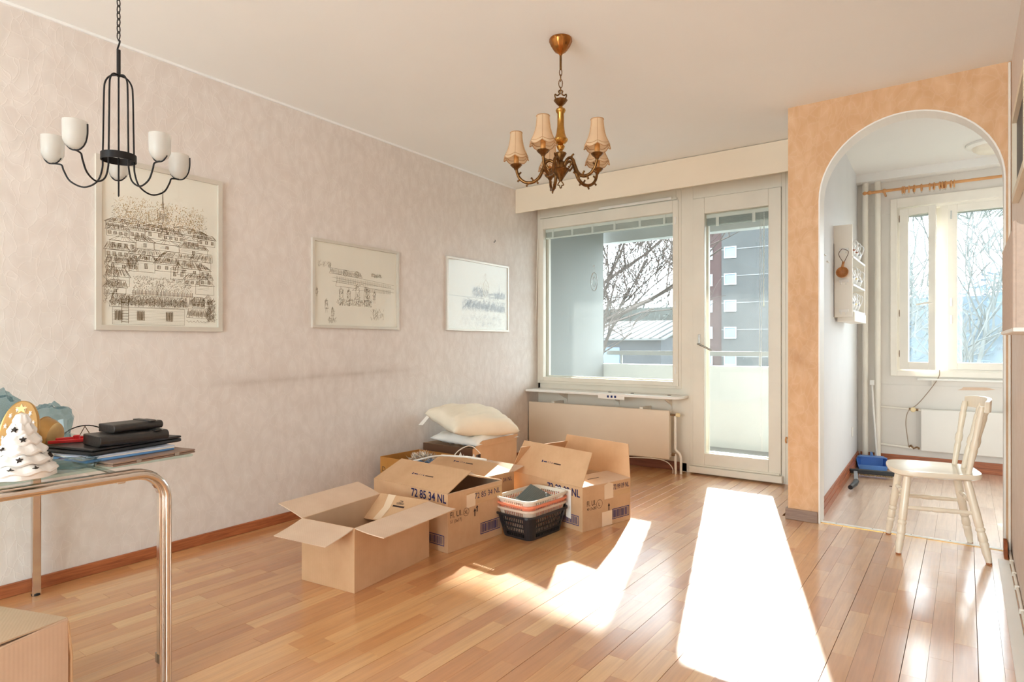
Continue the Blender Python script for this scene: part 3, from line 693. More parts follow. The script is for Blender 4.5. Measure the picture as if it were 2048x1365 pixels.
# ------------------------------------------------------------------ outside: balcony
bal = thing('balcony', 'white concrete balcony outside the living room with parapet and slab', 'balcony', (-2.2, 5.9, 0), kind='structure')
MB().box(-3.75, -0.93, YW + 0.16, 6.85, -0.2, -0.02).build('balcony_floor', 'out_floor', bal, world=True)
MB().box(-3.70, -0.93, 6.62, 6.74, -0.2, 0.82).build('parapet', 'out_parapet', bal, world=True)
MB().box(-3.70, -0.93, 6.60, 6.76, 0.82, 0.85).build('parapet_cap', 'out_parapet', bal, world=True)
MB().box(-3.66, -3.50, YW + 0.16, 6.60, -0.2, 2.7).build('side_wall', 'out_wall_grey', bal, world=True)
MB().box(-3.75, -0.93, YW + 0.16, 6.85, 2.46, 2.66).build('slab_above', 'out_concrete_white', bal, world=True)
MB().box(-3.75, -0.93, 6.70, 6.85, 2.31, 2.46).build('edge_beam', 'out_concrete_white', bal, world=True)
rl = thing('balcony_railing', 'thin pale steel railing along the top of the balcony parapet', 'railing', (-2.2, 6.68, 0.85))
MB().box(-3.49, -0.94, 6.665, 6.695, 0.955, 1.005).build('handrail', 'out_rail', rl, world=True)
for x in (-3.3, -2.55, -1.72, -1.05): MB().box(x - 0.012, x + 0.012, 6.67, 6.69, 0.85, 0.958).build('post', 'out_rail', rl, world=True)
# ------------------------------------------------------------------ outside: ground, building, shed, trees
GZ = -2.6
struct(MB().box(-160, 120, 7.5, 260, GZ - 0.2, GZ), 'ground', 'out_ground', 'dull winter lawn far below the balcony', 'ground')
# apartment block seen through the door: real size, some 75 m away
ab = thing('apartment_block', 'dark grey and brick red apartment block behind the balcony door', 'building', (-10, 72, GZ))
bx0 = -25.3; xs = -22.2
MB().box(xs, -12, 70, 84, GZ, 26).build('grey_facade', 'out_brick_grey', ab, world=True)
MB().box(bx0, xs, 70.3, 84, GZ, 26).build('red_facade', 'out_brick_red', ab, world=True)
MB().box(bx0 - 0.3, -11.7, 69.8, 84.3, 26, 26.4).build('roof_edge', 'out_joint', ab, world=True)
for k in range(9): MB().box(xs, -12, 69.95, 70.02, -1.45 + k * 3.0 + 1.15 - 0.05, -1.45 + k * 3.0 + 1.15 + 0.03).build('floor_joint', 'out_joint', ab, world=True)
def block_window(x, z, ww=1.35, hh=1.3, y=70.0):
    o = rect_frame(MB(), x, x + ww, z, z + hh, y - 0.12, y + 0.05, 0.12, 0.12, 0.12, 0.12).build('block_window', 'out_window_frame', ab, world=True)
    MB().box(x + 0.1, x + ww - 0.1, y - 0.04, y + 0.02, z + 0.1, z + hh - 0.1).build('pane', 'out_window_glass', o)
for k in range(9):
    block_window(-21.9, -1.3 + k * 3.0); block_window(-24.6, -1.3 + k * 3.0, 1.3, 1.35, 70.3)
    block_window(-15.0, -1.3 + k * 3.0)
# long low outbuilding with a pale ribbed roof
sh = thing('outbuilding', 'long low outbuilding with pale ribbed roof beyond the balcony', 'building', (-18, 30, GZ))
MB().box(-40, -12.6, 30, 37, GZ, 1.42).build('wall', 'out_shed_wall', sh, world=True)
MB().add([(-40.5, 29.4, 1.38), (-12.2, 29.4, 1.38), (-12.2, 34, 2.45), (-40.5, 34, 2.45), (-40.5, 29.4, 1.28), (-12.2, 29.4, 1.28), (-12.2, 34, 2.35), (-40.5, 34, 2.35)],
         [(0, 1, 2, 3), (7, 6, 5, 4), (0, 4, 5, 1), (1, 5, 6, 2), (2, 6, 7, 3), (3, 7, 4, 0)]).build('roof', 'out_roof', sh, world=True)
for k in range(32):
    x = -28.6 + k * 0.52
    MB().add([(x, 29.38, 1.40), (x + 0.13, 29.38, 1.40), (x + 0.13, 34, 2.475), (x, 34, 2.475), (x, 29.38, 1.37), (x + 0.13, 29.38, 1.37), (x + 0.13, 34, 2.44), (x, 34, 2.44)],
             [(0, 1, 2, 3), (0, 4, 5, 1), (1, 5, 6, 2), (3, 7, 4, 0)]).build('roof_rib', 'out_roof_line', sh, world=True)
for x in (-24.5, -20.4, -16.2): MB().box(x, x + 1.3, 29.9, 30.05, 0.0, 0.9).build('shed_window', 'out_window_glass', sh, world=True)

def bare_tree(name, base, height, lean, seed, label, levels=5, spread=0.55, mat='out_bark', trunk=0.12, nb=(2, 3), group=None, twig=0.012):
    rnd = random.Random(seed); t = thing(name, label, 'tree', base, group=group)
    tr, br = MB(), MB()
    def grow(p, d, L, r, lev):
        pts = [p]; q = p.copy(); dd = d.copy(); n = 4
        for k in range(n):
            dd = (dd + Vector((rnd.uniform(-1, 1), rnd.uniform(-1, 1), rnd.uniform(-0.6, 0.8))) * 0.16).normalized(); q = q + dd * (L / n); pts.append(q.copy())
        mb = tr if lev == 0 else br
        mb.tube(pts, [r * (1 - 0.45 * k / n) for k in range(n + 1)], 5 if lev < 2 else 3, caps=False)
        if lev >= levels: return
        for b in range(rnd.randint(*nb) + (1 if lev == 0 else 0)):
            i = rnd.randint(1, n) if lev else rnd.randint(2, n)
            s_ = Vector((rnd.uniform(-1, 1), rnd.uniform(-1, 1), rnd.uniform(-0.1, 1.15))).normalized()
            nd = (dd * (1 - spread) + s_ * spread * 1.25).normalized()
            grow(pts[i].copy(), nd, L * rnd.uniform(0.6, 0.86), max(twig, r * 0.6), lev + 1)
    grow(Vector(base), Vector(lean).normalized(), height * 0.34, trunk, 0)
    tr.build('trunk', mat, t, world=True); br.build('branches', mat, t, world=True, kind='stuff')
    return t
tg = 'bare winter trees'
bare_tree('bare_tree', (-8.0, 12.8, GZ), 9.4, (-0.1, 0, 1), 3, 'bare spreading winter tree behind the large window, leftmost', 6, 0.6, trunk=0.12, nb=(2, 4), twig=0.011, group=tg)
bare_tree('bare_tree', (-10.0, 18.6, GZ), 13.0, (-0.05, 0, 1), 14, 'bare winter tree behind the middle of the large window', 6, 0.6, twig=0.018, trunk=0.15, nb=(2, 4), group=tg)
bare_tree('bare_tree', (-13.4, 25.8, GZ), 18.0, (-0.05, 0.0, 1), 21, 'bare winter tree farthest back, in front of the outbuilding', 6, 0.62, twig=0.020, trunk=0.15, nb=(2, 4), group=tg)
bare_tree('bare_tree', (-0.4, 19, GZ), 10.0, (0.2, 0, 1), 33, 'pale bare tree behind the kitchen window', 5, 0.5, trunk=0.08, nb=(2, 4), twig=0.019, mat='out_bark_pale')
def hedge(name, x0, x1, y, z1, mat, label, n, seed, depth=2.0, size=0.5):
    rnd = random.Random(seed); mb = MB()
    for i in range(n):
        x = rnd.uniform(x0, x1); zz = GZ + (rnd.random() ** 0.8) * (z1 + 0.35 * math.sin(x * 1.7) + rnd.uniform(-0.3, 0.5) - GZ); yy = y + rnd.uniform(-depth / 2, depth / 2)
        a = Vector((rnd.uniform(-1, 1), rnd.uniform(-1, 1), rnd.uniform(-0.2, 1))).normalized() * size * rnd.uniform(0.5, 1); b = a.orthogonal().normalized() * size * 0.28; c = Vector((x, yy, zz))
        mb.add([c - a - b, c - b * 0.2 + a * 0.2 + b, c + a, c + b], [(0, 1, 2, 3)])
    mb.box(x0, x1, y - depth * 0.3, y + depth * 0.3, GZ, z1 - 0.35)
    return tag(mb.build(name, mat), label, 'hedge')
hedge('hedge', -42, -15.0, 40, 3.9, 'out_hedge', 'dark dense hedge behind the ribbed roof of the outbuilding', 5000, 5, 2.5, 0.7)
hedge('conifer_hedge', -2.5, 8.5, 24, 2.9, 'out_conifer', 'tall blue-green conifer hedge outside the kitchen window', 6000, 6, 2.0, 0.55)
# ------------------------------------------------------------------ boxes of cardboard
def carton(name, label, cx, cy, w_, d_, h_, rz, mat='cardboard', inner='cardboard_inner', th=0.005):
    """open-topped carton; local x = width, y = depth, the front is -y"""
    t = thing(name, label, 'box', (cx, cy, 0), rz)
    a, b = w_ / 2, d_ / 2
    t['half'] = (a, b, h_)
    mb = MB()
    o = [(-a, -b), (a, -b), (a, b), (-a, b)]; i_ = [(-a + th, -b + th), (a - th, -b + th), (a - th, b - th), (-a + th, b - th)]
    vs = [(x, y, 0) for x, y in o] + [(x, y, h_) for x, y in o] + [(x, y, th) for x, y in i_] + [(x, y, h_) for x, y in i_]
    fs = [(3, 2, 1, 0)] + [(k, (k + 1) % 4, 4 + (k + 1) % 4, 4 + k) for k in range(4)] + [(4 + k, 4 + (k + 1) % 4, 12 + (k + 1) % 4, 12 + k) for k in range(4)]
    fs += [(8 + (k + 1) % 4, 8 + k, 12 + k, 12 + (k + 1) % 4) for k in range(4)] + [(8, 9, 10, 11)]
    mb.add(vs, fs)
    body = mb.build('body', mat, t, bevel=0.0015); body.data.materials.append(M[inner])
    for k, p in enumerate(body.data.polygons):
        if k >= 9: p.material_index = 1
    return t
def flap_T(t, side, ang):
    a, b, h_ = t['half']
    o, xdir, n_in, L = {'front': ((-a, -b, h_), (1, 0, 0), (0, 1, 0), 2 * a), 'back': ((a, b, h_), (-1, 0, 0), (0, -1, 0), 2 * a),
                        'left': ((-a, b, h_), (0, -1, 0), (1, 0, 0), 2 * b), 'right': ((a, -b, h_), (0, 1, 0), (-1, 0, 0), 2 * b)}[side]
    r = math.radians(ang); y = Vector(n_in) * math.cos(r) + Vector((0, 0, 1)) * math.sin(r)
    return frame_T(o, xdir, y), L
def flap(t, side, ang, length, mat='cardboard', taper=0.0, bend=0.0, th=0.004, skew=0.0):
    """panel hinged on a top edge: 0 lies closed, 90 stands up, 180 lies open; bend curls its outer half"""
    T, L = flap_T(t, side, ang)
    n = 5; vs = []; fs = []
    for k in range(n):
        s_ = k / (n - 1); y = length * s_; z = bend * s_ * s_
        x0, x1 = 0.003 + taper * s_ + skew * s_, L - 0.003 - taper * s_ + skew * s_
        vs += [(x0, y, z), (x1, y, z), (x1, y, z + th), (x0, y, z + th)]
    for k in range(n - 1):
        p = 4 * k
        fs += [(p, p + 4, p + 5, p + 1), (p + 1, p + 5, p + 6, p + 2), (p + 2, p + 6, p + 7, p + 3), (p + 3, p + 7, p + 4, p)]
    fs += [(0, 1, 2, 3), (4 * n - 1, 4 * n - 2, 4 * n - 3, 4 * n - 4)]
    o = MB().add(vs, fs, T).build('flap', mat, t, merge=True)
    return o, T, L
def face_T(t, side, x, z, off=0.0012):
    """frame on an outer face, x from its left edge as one looks at it"""
    a, b, h_ = t['half']
    if side == 'front': return frame_T((-a + x, -b - off, z), (1, 0, 0), (0, 0, 1))
    if side == 'right': return frame_T((a + off, -b + x, z), (0, 1, 0), (0, 0, 1))
    if side == 'left': return frame_T((-a - off, b - x, z), (0, -1, 0), (0, 0, 1))
def decal(t, T, poly, mat, name='printed_mark', label=None):
    return MB().add([(x, y, 0.0) for x, y in poly], [tuple(range(len(poly)))], T).build(name, mat, t, label=label)
def barcode(t, T, w_, h_, mat='print_navy'):
    fr = rect2(w_, h_, 0.004); fr_o = MB()
    for p in fr: fr_o.add([(x, y, 0) for x, y in p], [(0, 1, 2, 3)], T)
    o = fr_o.build('barcode', mat, t, label='printed blue barcode panel')
    rnd = random.Random(int(w_ * 1e4)); x = 0.010; mb = MB()
    while x < w_ - 0.012:
        k = rnd.choice((0.002, 0.003, 0.005)); mb.add([(a, b, 0) for a, b in ((x, 0.008), (x + k, 0.008), (x + k, h_ - 0.008), (x, h_ - 0.008))], [(0, 1, 2, 3)], T); x += k + rnd.choice((0.002, 0.0035))
    mb.build('bars', mat, o, kind='stuff')
def rect2(w_, h_, e):
    return [[(0, 0), (w_, 0), (w_, e), (0, e)], [(0, h_ - e), (w_, h_ - e), (w_, h_), (0, h_)], [(0, e), (e, e), (e, h_ - e), (0, h_ - e)], [(w_ - e, e), (w_, e), (w_, h_ - e), (w_ - e, h_ - e)]]
def ring_mark(t, T, r, e, mat='print_dark', n=20, cx=0, cy=0, sx=1.0):
    mb = MB()
    for k in range(n):
        p, q = 2 * math.pi * k / n, 2 * math.pi * (k + 1) / n
        mb.add([(cx + sx * r * math.cos(p), cy + r * math.sin(p), 0), (cx + sx * r * math.cos(q), cy + r * math.sin(q), 0), (cx + sx * (r - e) * math.cos(q), cy + (r - e) * math.sin(q), 0), (cx + sx * (r - e) * math.cos(p), cy + (r - e) * math.sin(p), 0)], [(0, 1, 2, 3)], T)
    mb.build('printed_ring', mat, t)
def arrow_mark(t, T, h_):
    decal(t, T, [(-0.004, 0), (0.004, 0), (0.004, h_ * 0.6), (0.010, h_ * 0.6), (0, h_), (-0.010, h_ * 0.6), (-0.004, h_ * 0.6)], 'print_dark', 'printed_arrow')
def maker_line(t, T, L, rev=False):
    """the short maker's line with CE mark stamped on the flaps"""
    k = -1 if rev else 1
    R = T @ Matrix.Translation((L * 0.5, 0.1, 0.0052)) @ (Matrix.Rotation(math.pi, 4, 'Z') if rev else Matrix.Identity(4))
    decal(t, R @ Matrix.Translation((-0.075, 0, 0)), [(0, -0.002), (0.01, -0.002), (0.01, 0.012), (0, 0.012)], 'print_blue')
    text_mesh('C E', 0.017, 'printed_text', 'print_blue', R @ Matrix.Translation((-0.020, 0, 0)), t)
    for x0, x1, m in ((-0.058, -0.028, 'print_blue'), (0.014, 0.022, 'print_blue'), (0.032, 0.095, 'print_dark')):
        decal(t, R, [(x0, 0.001), (x1, 0.001), (x1, 0.008), (x0, 0.008)], m)

# the empty open carton in front
bA = carton('open_carton', 'empty open plain carton with all flaps spread, nearest the camera on the floor', -2.332, 1.995, 0.325, 0.535, 0.284, math.radians(7.0))
flap(bA, 'front', 196, 0.165, 'cardboard_pale', taper=0.004, bend=-0.01)
flap(bA, 'right', 190, 0.165, 'cardboard_pale', bend=-0.012)
flap(bA, 'left', 160, 0.165, 'cardboard_pale', bend=0.01)
fo, T, L = flap(bA, 'back', -38, 0.165, 'cardboard_orange' if False else 'cardboard')
R = T @ Matrix.Translation((L * 0.48, 0.07, 0.0052)) @ Matrix.Rotation(math.pi, 4, 'Z')
for k, (wk, hk, y) in enumerate(((0.075, 0.010, 0.0), (0.045, 0.003, 0.018), (0.05, 0.003, 0.024), (0.03, 0.003, 0.030), (0.02, 0.004, 0.038))):
    decal(bA, R, [(-wk / 2, y), (wk / 2, y), (wk / 2, y + hk), (-wk / 2, y + hk)], 'print_dark')
tp = decal(bA, T @ Matrix.Translation((0.215, 0, 0.0056)), [(0, 0), (0.05, 0.0), (0.03, 0.08), (0.045, 0.16), (0.0, 0.16), (-0.012, 0.08)], 'tape_pale', 'tape_strip', 'torn pale tape strip')
# carton marked 72 85 34 NL, XL
bB = carton('xl_carton', 'flower carton 72 85 34 NL with XL print, sloping top flap, behind the open carton', -2.448, 2.602, 0.605, 0.435, 0.305, math.radians(-3.0))
fo, T, L = flap(bB, 'front', 24, 0.215, taper=0.012)
maker_line(bB, T, L)
fo, T, L = flap(bB, 'back', 14, 0.20, taper=0.006)
flap(bB, 'right', -20, 0.2, 'cardboard_inner'); flap(bB, 'left', -30, 0.2, 'cardboard_inner')
text_mesh('72 85 34 NL', 0.062, 'printed_code', 'print_blue', face_T(bB, 'front', 0.325, 0.257), bB, width=0.27, bold=0.0012)
text_mesh('72 85 34 NL', 0.044, 'printed_code', 'print_blue', face_T(bB, 'right', 0.205, 0.243), bB, width=0.21)
text_mesh('FI. UI.', 0.044, 'printed_text', 'print_dark', face_T(bB, 'right', 0.018, 0.178), bB, width=0.088)
text_mesh('51 (3x17)', 0.024, 'printed_text', 'print_dark', face_T(bB, 'right', 0.018, 0.150), bB, width=0.085)
ring_mark(bB, face_T(bB, 'right', 0.137, 0.188), 0.022, 0.002, sx=1.05)
text_mesh('XL', 0.028, 'printed_text', 'print_dark', face_T(bB, 'right', 0.122, 0.178), bB, width=0.028)
arrow_mark(bB, face_T(bB, 'right', 0.205, 0.150), 0.045); arrow_mark(bB, face_T(bB, 'right', 0.223, 0.172), 0.036)
barcode(bB, face_T(bB, 'right', 0.25, 0.040), 0.165, 0.062); barcode(bB, face_T(bB, 'front', 0.43, 0.032), 0.15, 0.055)
decal(bB, face_T(bB, 'right', 0.14, 0.215, 0.0008), [(0, 0), (0.07, 0.0), (0.29, 0.0), (0.29, 0.068), (0.0, 0.068)], 'tape_brown', 'tape_strip')
decal(bB, face_T(bB, 'right', 0.14, 0.205, 0.0010), [(0, 0), (0.07, 0.003), (0.07, 0.074), (0.0, 0.07)], 'tape_pale', 'tape_strip', 'shiny pale tape end')
# the second one behind it
bC = carton('carton_second', 'flower carton wedged between the XL carton and the wall boxes, flap up in the sun', -2.555, 3.00, 0.52, 0.29, 0.285, math.radians(-5.0))
fo, T, L = flap(bC, 'front', 28, 0.15, taper=0.004, skew=0.02); maker_line(bC, T, L)
flap(bC, 'right', 8, 0.14, 'cardboard_pale'); flap(bC, 'back', 168, 0.10, 'cardboard_pale'); flap(bC, 'left', -25, 0.12)
text_mesh('72 85 34 NL', 0.036, 'printed_code', 'print_blue', face_T(bC, 'right', 0.10, 0.235), bC, width=0.17)
# carton marked 72 99 09 NL, L
rzD = math.radians(-14.0)
wD, dD, hD = 0.640, 0.425, 0.255
ccx = -1.775 + (-wD / 2) * math.cos(rzD) - (dD / 2) * math.sin(rzD); ccy = 3.094 + (-wD / 2) * math.sin(rzD) + (dD / 2) * math.cos(rzD)
bD = carton('l_carton', 'flower carton 72 99 09 NL with L print and raised flaps, nearest the radiator', ccx, ccy, wD, dD, hD, rzD)
fo, T, L = flap(bD, 'front', 62, 0.215, taper=0.012); maker_line(bD, T, L)
fo, T, L = flap(bD, 'back', 100, 0.205, taper=0.045)
fo, T, L = flap(bD, 'right', 4, 0.19, 'cardboard_pale')
decal(bD, T @ Matrix.Translation((0.20, 0.10, 0.0052)), [(-0.05, 0), (0.05, 0), (0.05, 0.006), (-0.05, 0.006)], 'print_dark')
flap(bD, 'left', 60, 0.19)
text_mesh('72 99 09 NL', 0.062, 'printed_code', 'print_blue', face_T(bD, 'front', 0.345, 0.197), bD, width=0.275, bold=0.0012)
text_mesh('72 99 09 NL', 0.044, 'printed_code', 'print_blue', face_T(bD, 'right', 0.265, 0.207), bD, width=0.145)
text_mesh('FI. UI.', 0.044, 'printed_text', 'print_dark', face_T(bD, 'right', 0.035, 0.142), bD, width=0.075)
text_mesh('40 (3x20)', 0.022, 'printed_text', 'print_dark', face_T(bD, 'right', 0.035, 0.118), bD, width=0.08)
ring_mark(bD, face_T(bD, 'right', 0.142, 0.142), 0.026, 0.0022)
text_mesh('L', 0.030, 'printed_text', 'print_dark', face_T(bD, 'right', 0.133, 0.130), bD)
arrow_mark(bD, face_T(bD, 'right', 0.225, 0.090), 0.045)
barcode(bD, face_T(bD, 'right', 0.255, 0.030), 0.155, 0.062); barcode(bD, face_T(bD, 'front', 0.40, 0.030), 0.21, 0.058)
decal(bD, face_T(bD, 'right', 0.185, 0.160, 0.0008), [(0, 0), (0.08, 0), (0.08, 0.085), (0.04, 0.097), (0, 0.085)], 'tape_pale', 'tape_strip', 'pale tape over the lid seam')
decal(bD, face_T(bD, 'right', 0.265, 0.168, 0.0006), [(0, 0), (0.155, 0), (0.155, 0.03), (0, 0.03)], 'tape_brown', 'tape_strip')
decal(bD, face_T(bD, 'right', 0.165, 0.002, 0.0008), [(0, 0), (0.09, 0), (0.09, 0.085), (0.0, 0.085)], 'tape_pale', 'tape_strip')
# slip of paper stuck to its side
T = face_T(bD, 'front', 0.42, 0.05, 0.003)
mb = MB(); n = 8
for k in range(n):
    x0, x1 = 0.13 * k / n, 0.13 * (k + 1) / n; z0, z1 = 0.004 * math.sin(k * 1.3), 0.004 * math.sin((k + 1) * 1.3)
    mb.quad((x0, 0.045 - 0.035 * k / n, z0 + 0.004), (x1, 0.045 - 0.035 * (k + 1) / n, z1 + 0.004), (x1, 0.178, z1 + 0.004), (x0, 0.182, z0 + 0.004), T)
sl = mb.build('delivery_slip', 'paper', bD, smooth=60)
decal(bD, T @ Matrix.Translation((0, 0, 0.010)), [(0.0, 0.150), (0.085, 0.146), (0.085, 0.158), (0.0, 0.163)], 'red_plastic', 'printed_band', 'red header on the slip')

# brown box against the wall full of tinsel
bE = carton('tinsel_box', 'low brown open box against the left wall holding tinsel', -3.06, 3.10, 0.46, 0.37, 0.30, math.radians(-1.5), 'cardboard_orange', 'cardboard_orange')
text_mesh('D', 0.05, 'printed_letter', 'print_dark', face_T(bE, 'front', 0.02, 0.20), bE)
rnd = random.Random(4); mb = MB()
for k in range(420):
    a = rnd.uniform(0, 6.28); rr = rnd.random() ** 0.6
    p = Vector((-3.10 + 0.13 * rr * math.cos(a), 3.16 + 0.09 * rr * math.sin(a), 0.245 + 0.05 * (1 - rr * rr) + rnd.uniform(-0.01, 0.01)))
    d = Vector((rnd.uniform(-1, 1), rnd.uniform(-1, 1), rnd.uniform(-0.1, 1))).normalized() * 0.035; b = d.orthogonal().normalized() * 0.0018
    mb.quad(p - b, p + d - b * 0.3, p + d + b * 0.3, p + b)
tag(mb.build('tinsel', 'tinsel_silver'), 'tangle of pale silver tinsel in the brown wall box', 'tinsel', kind='stuff')
mb = MB()
for i in range(12):
    for j in range(8):
        def P(u, v):
            x = -2.99 + (u - 0.5) * 0.26; y = 3.06 + (v - 0.5) * 0.19
            return (x, y, 0.245 + 0.035 * math.sin(u * 9 + v * 5) * math.sin(v * 7 + 1) + 0.03 * u)
        mb.quad(P(i / 12, j / 8), P((i + 1) / 12, j / 8), P((i + 1) / 12, (j + 1) / 8), P(i / 12, (j + 1) / 8))
tag(mb.build('blue_bag', 'tinsel_blue', smooth=60, solid=0.002), 'crumpled blue plastic bag beside the tinsel in the wall box', 'bag')
mb = MB()
for k in range(4): mb.box(-3.06 - 0.11 + 0.07 * k, -2.995 - 0.11 + 0.07 * k, 2.98, 3.20, 0.012, 0.165 + 0.006 * (k % 2))
tag(mb.build('packed_papers', 'cardboard_inner', bevel=0.002), 'packets packed in the bottom of the brown wall box', 'packets')
# box under the pillows
bF = carton('pillow_box', 'brown carton in the corner by the radiator with pillows on top', -3.125, 3.70, 0.49, 0.55, 0.325, math.radians(0.5))
flap(bF, 'right', 92, 0.045, 'cardboard', taper=0.05, skew=0.06)
decal(bF, face_T(bF, 'right', 0.035, 0.19), [(0, 0), (0.055, 0), (0.055, 0.085), (0, 0.085)], 'print_dark', 'printed_picture', 'dark square printed picture')
decal(bF, face_T(bF, 'right', 0.20, 0.12), [(0, 0.05), (0.05, 0.055), (0.14, 0.05), (0.16, 0.03), (0.02, 0.0)], 'cardboard_orange', 'hand_hole')
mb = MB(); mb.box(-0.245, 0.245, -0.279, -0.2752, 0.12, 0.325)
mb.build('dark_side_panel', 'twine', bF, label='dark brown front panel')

def pillow(name, mat, label, c, rx, ry, hz, rot, wr=0.01, seed=1, droop=0.0):
    mb = MB(); N = 26; rnd = random.Random(seed); ph = [rnd.uniform(0, 6) for _ in range(6)]
    def P(i, j, sgn):
        u, v = -1 + 2 * i / N, -1 + 2 * j / N
        pinch = 1 - 0.10 * (1 - u * u) * abs(v) ** 3; pinch2 = 1 - 0.10 * (1 - v * v) * abs(u) ** 3
        t = (max(0, 1 - abs(u) ** 2.6) * max(0, 1 - abs(v) ** 2.6)) ** 0.42
        edge = 1 - max(abs(u), abs(v))
        z = sgn * hz * t * (1.0 if sgn > 0 else 0.55) + wr * math.sin(7 * u + 3 * v + ph[0]) * math.sin(5 * v + ph[1]) * min(1, edge * 3) + wr * 0.5 * math.sin(23 * u + 6 * v + ph[2]) * min(1, edge * 3) - droop * (u * u + v * v)
        return (rx * u * pinch2, ry * v * pinch, z)
    for sgn in (1, -1):
        for i in range(N):
            for j in range(N):
                q = [P(i, j, sgn), P(i + 1, j, sgn), P(i + 1, j + 1, sgn), P(i, j + 1, sgn)]
                mb.add(q if sgn > 0 else q[::-1], [(0, 1, 2, 3)])
    o = mb.build(name, mat, smooth=180)
    o.location = c; o.rotation_euler = rot
    return tag(o, label, 'pillow')
pillow('pillow', 'pillow_white', 'white gathered pillow squashed under the cream pillow, in the carton top', (-3.10, 3.72, 0.352), 0.235, 0.265, 0.07, (0.0, math.radians(2), math.radians(1)), 0.012, 5)
p2 = pillow('pillow', 'pillow_cream', 'plump cream pillow lying on top of the white one', (-3.075, 3.66, 0.478), 0.225, 0.315, 0.125, (math.radians(-5), math.radians(13), math.radians(-16)), 0.010, 9)
MB().add([(-0.02, 0, 0), (0.02, 0, 0), (0.03, -0.05, -0.06), (-0.015, -0.06, -0.075)], [(0, 1, 2, 3)]).build('care_label', 'paper', p2).location = (-0.17, -0.30, -0.01)
# white cable and plastic strip over the boxes
tag(MB().tube(smoothpath([(-2.86, 3.17, 0.24), (-2.86, 3.22, 0.32), (-2.84, 3.30, 0.36), (-2.82, 3.36, 0.355), (-2.80, 3.42, 0.30)], 6), 0.004, 6).build('white_cable', 'cable_white', smooth=60), 'white cable looping out of the tinsel box', 'cable')
tag(MB().tube(smoothpath([(-2.98, 2.905, 0.30), (-2.7, 2.86, 0.375), (-2.42, 2.80, 0.41), (-2.2, 2.74, 0.425)], 5), 0.006, 6).build('plastic_strip', 'trim_white', smooth=60), 'long white plastic strip lying across the carton flaps', 'strip')
rnd = random.Random(3); mb = MB()
for k in range(10):
    a, b = k / 10, (k + 1) / 10
    f_ = lambda s_: (-2.83 + 0.17 * s_, 3.205 + 0.02 * math.sin(s_ * 9), 0.29 + 0.05 * math.sin(s_ * 14) ** 2)
    p, q = f_(a), f_(b); mb.quad((p[0], p[1], 0.24), (q[0], q[1], 0.24), q, p)
tag(mb.build('crumpled_paper', 'paper', smooth=30, solid=0.001), 'crumpled white paper sticking up behind the second carton', 'paper')

# foreground carton cut by the frame
bG = carton('corner_carton', 'carton at the near left, partly under the table, its flaps folded in', -2.125, 0.350, 0.40, 0.50, 0.315, math.radians(20), 'cardboard_pale', 'cardboard_inner')
flap(bG, 'back', 3, 0.22, 'cardboard_inner', taper=0.002); flap(bG, 'front', 2, 0.22, 'cardboard_inner')
flap(bG, 'right', -14, 0.17, 'cardboard_pale', taper=0.01); flap(bG, 'left', -14, 0.17, 'cardboard_pale', taper=0.01)
mb = MB(); a, b, h_ = bG['half']
zz = [(a + 0.002, b * 0.995, 0.31), (a + 0.006, b + 0.004, 0.24), (a + 0.003, b + 0.010, 0.21), (a + 0.005, b + 0.008, 0.16), (a + 0.002, b + 0.012, 0.10), (a + 0.002, b + 0.006, 0.01)]
for p, q in zip(zz[:-1], zz[1:]): mb.quad(p, q, (q[0] - 0.03, b + 0.001, q[2]), (p[0] - 0.03, b + 0.001, p[2]))
mb.build('torn_edge', 'cardboard', bG, solid=0.003)

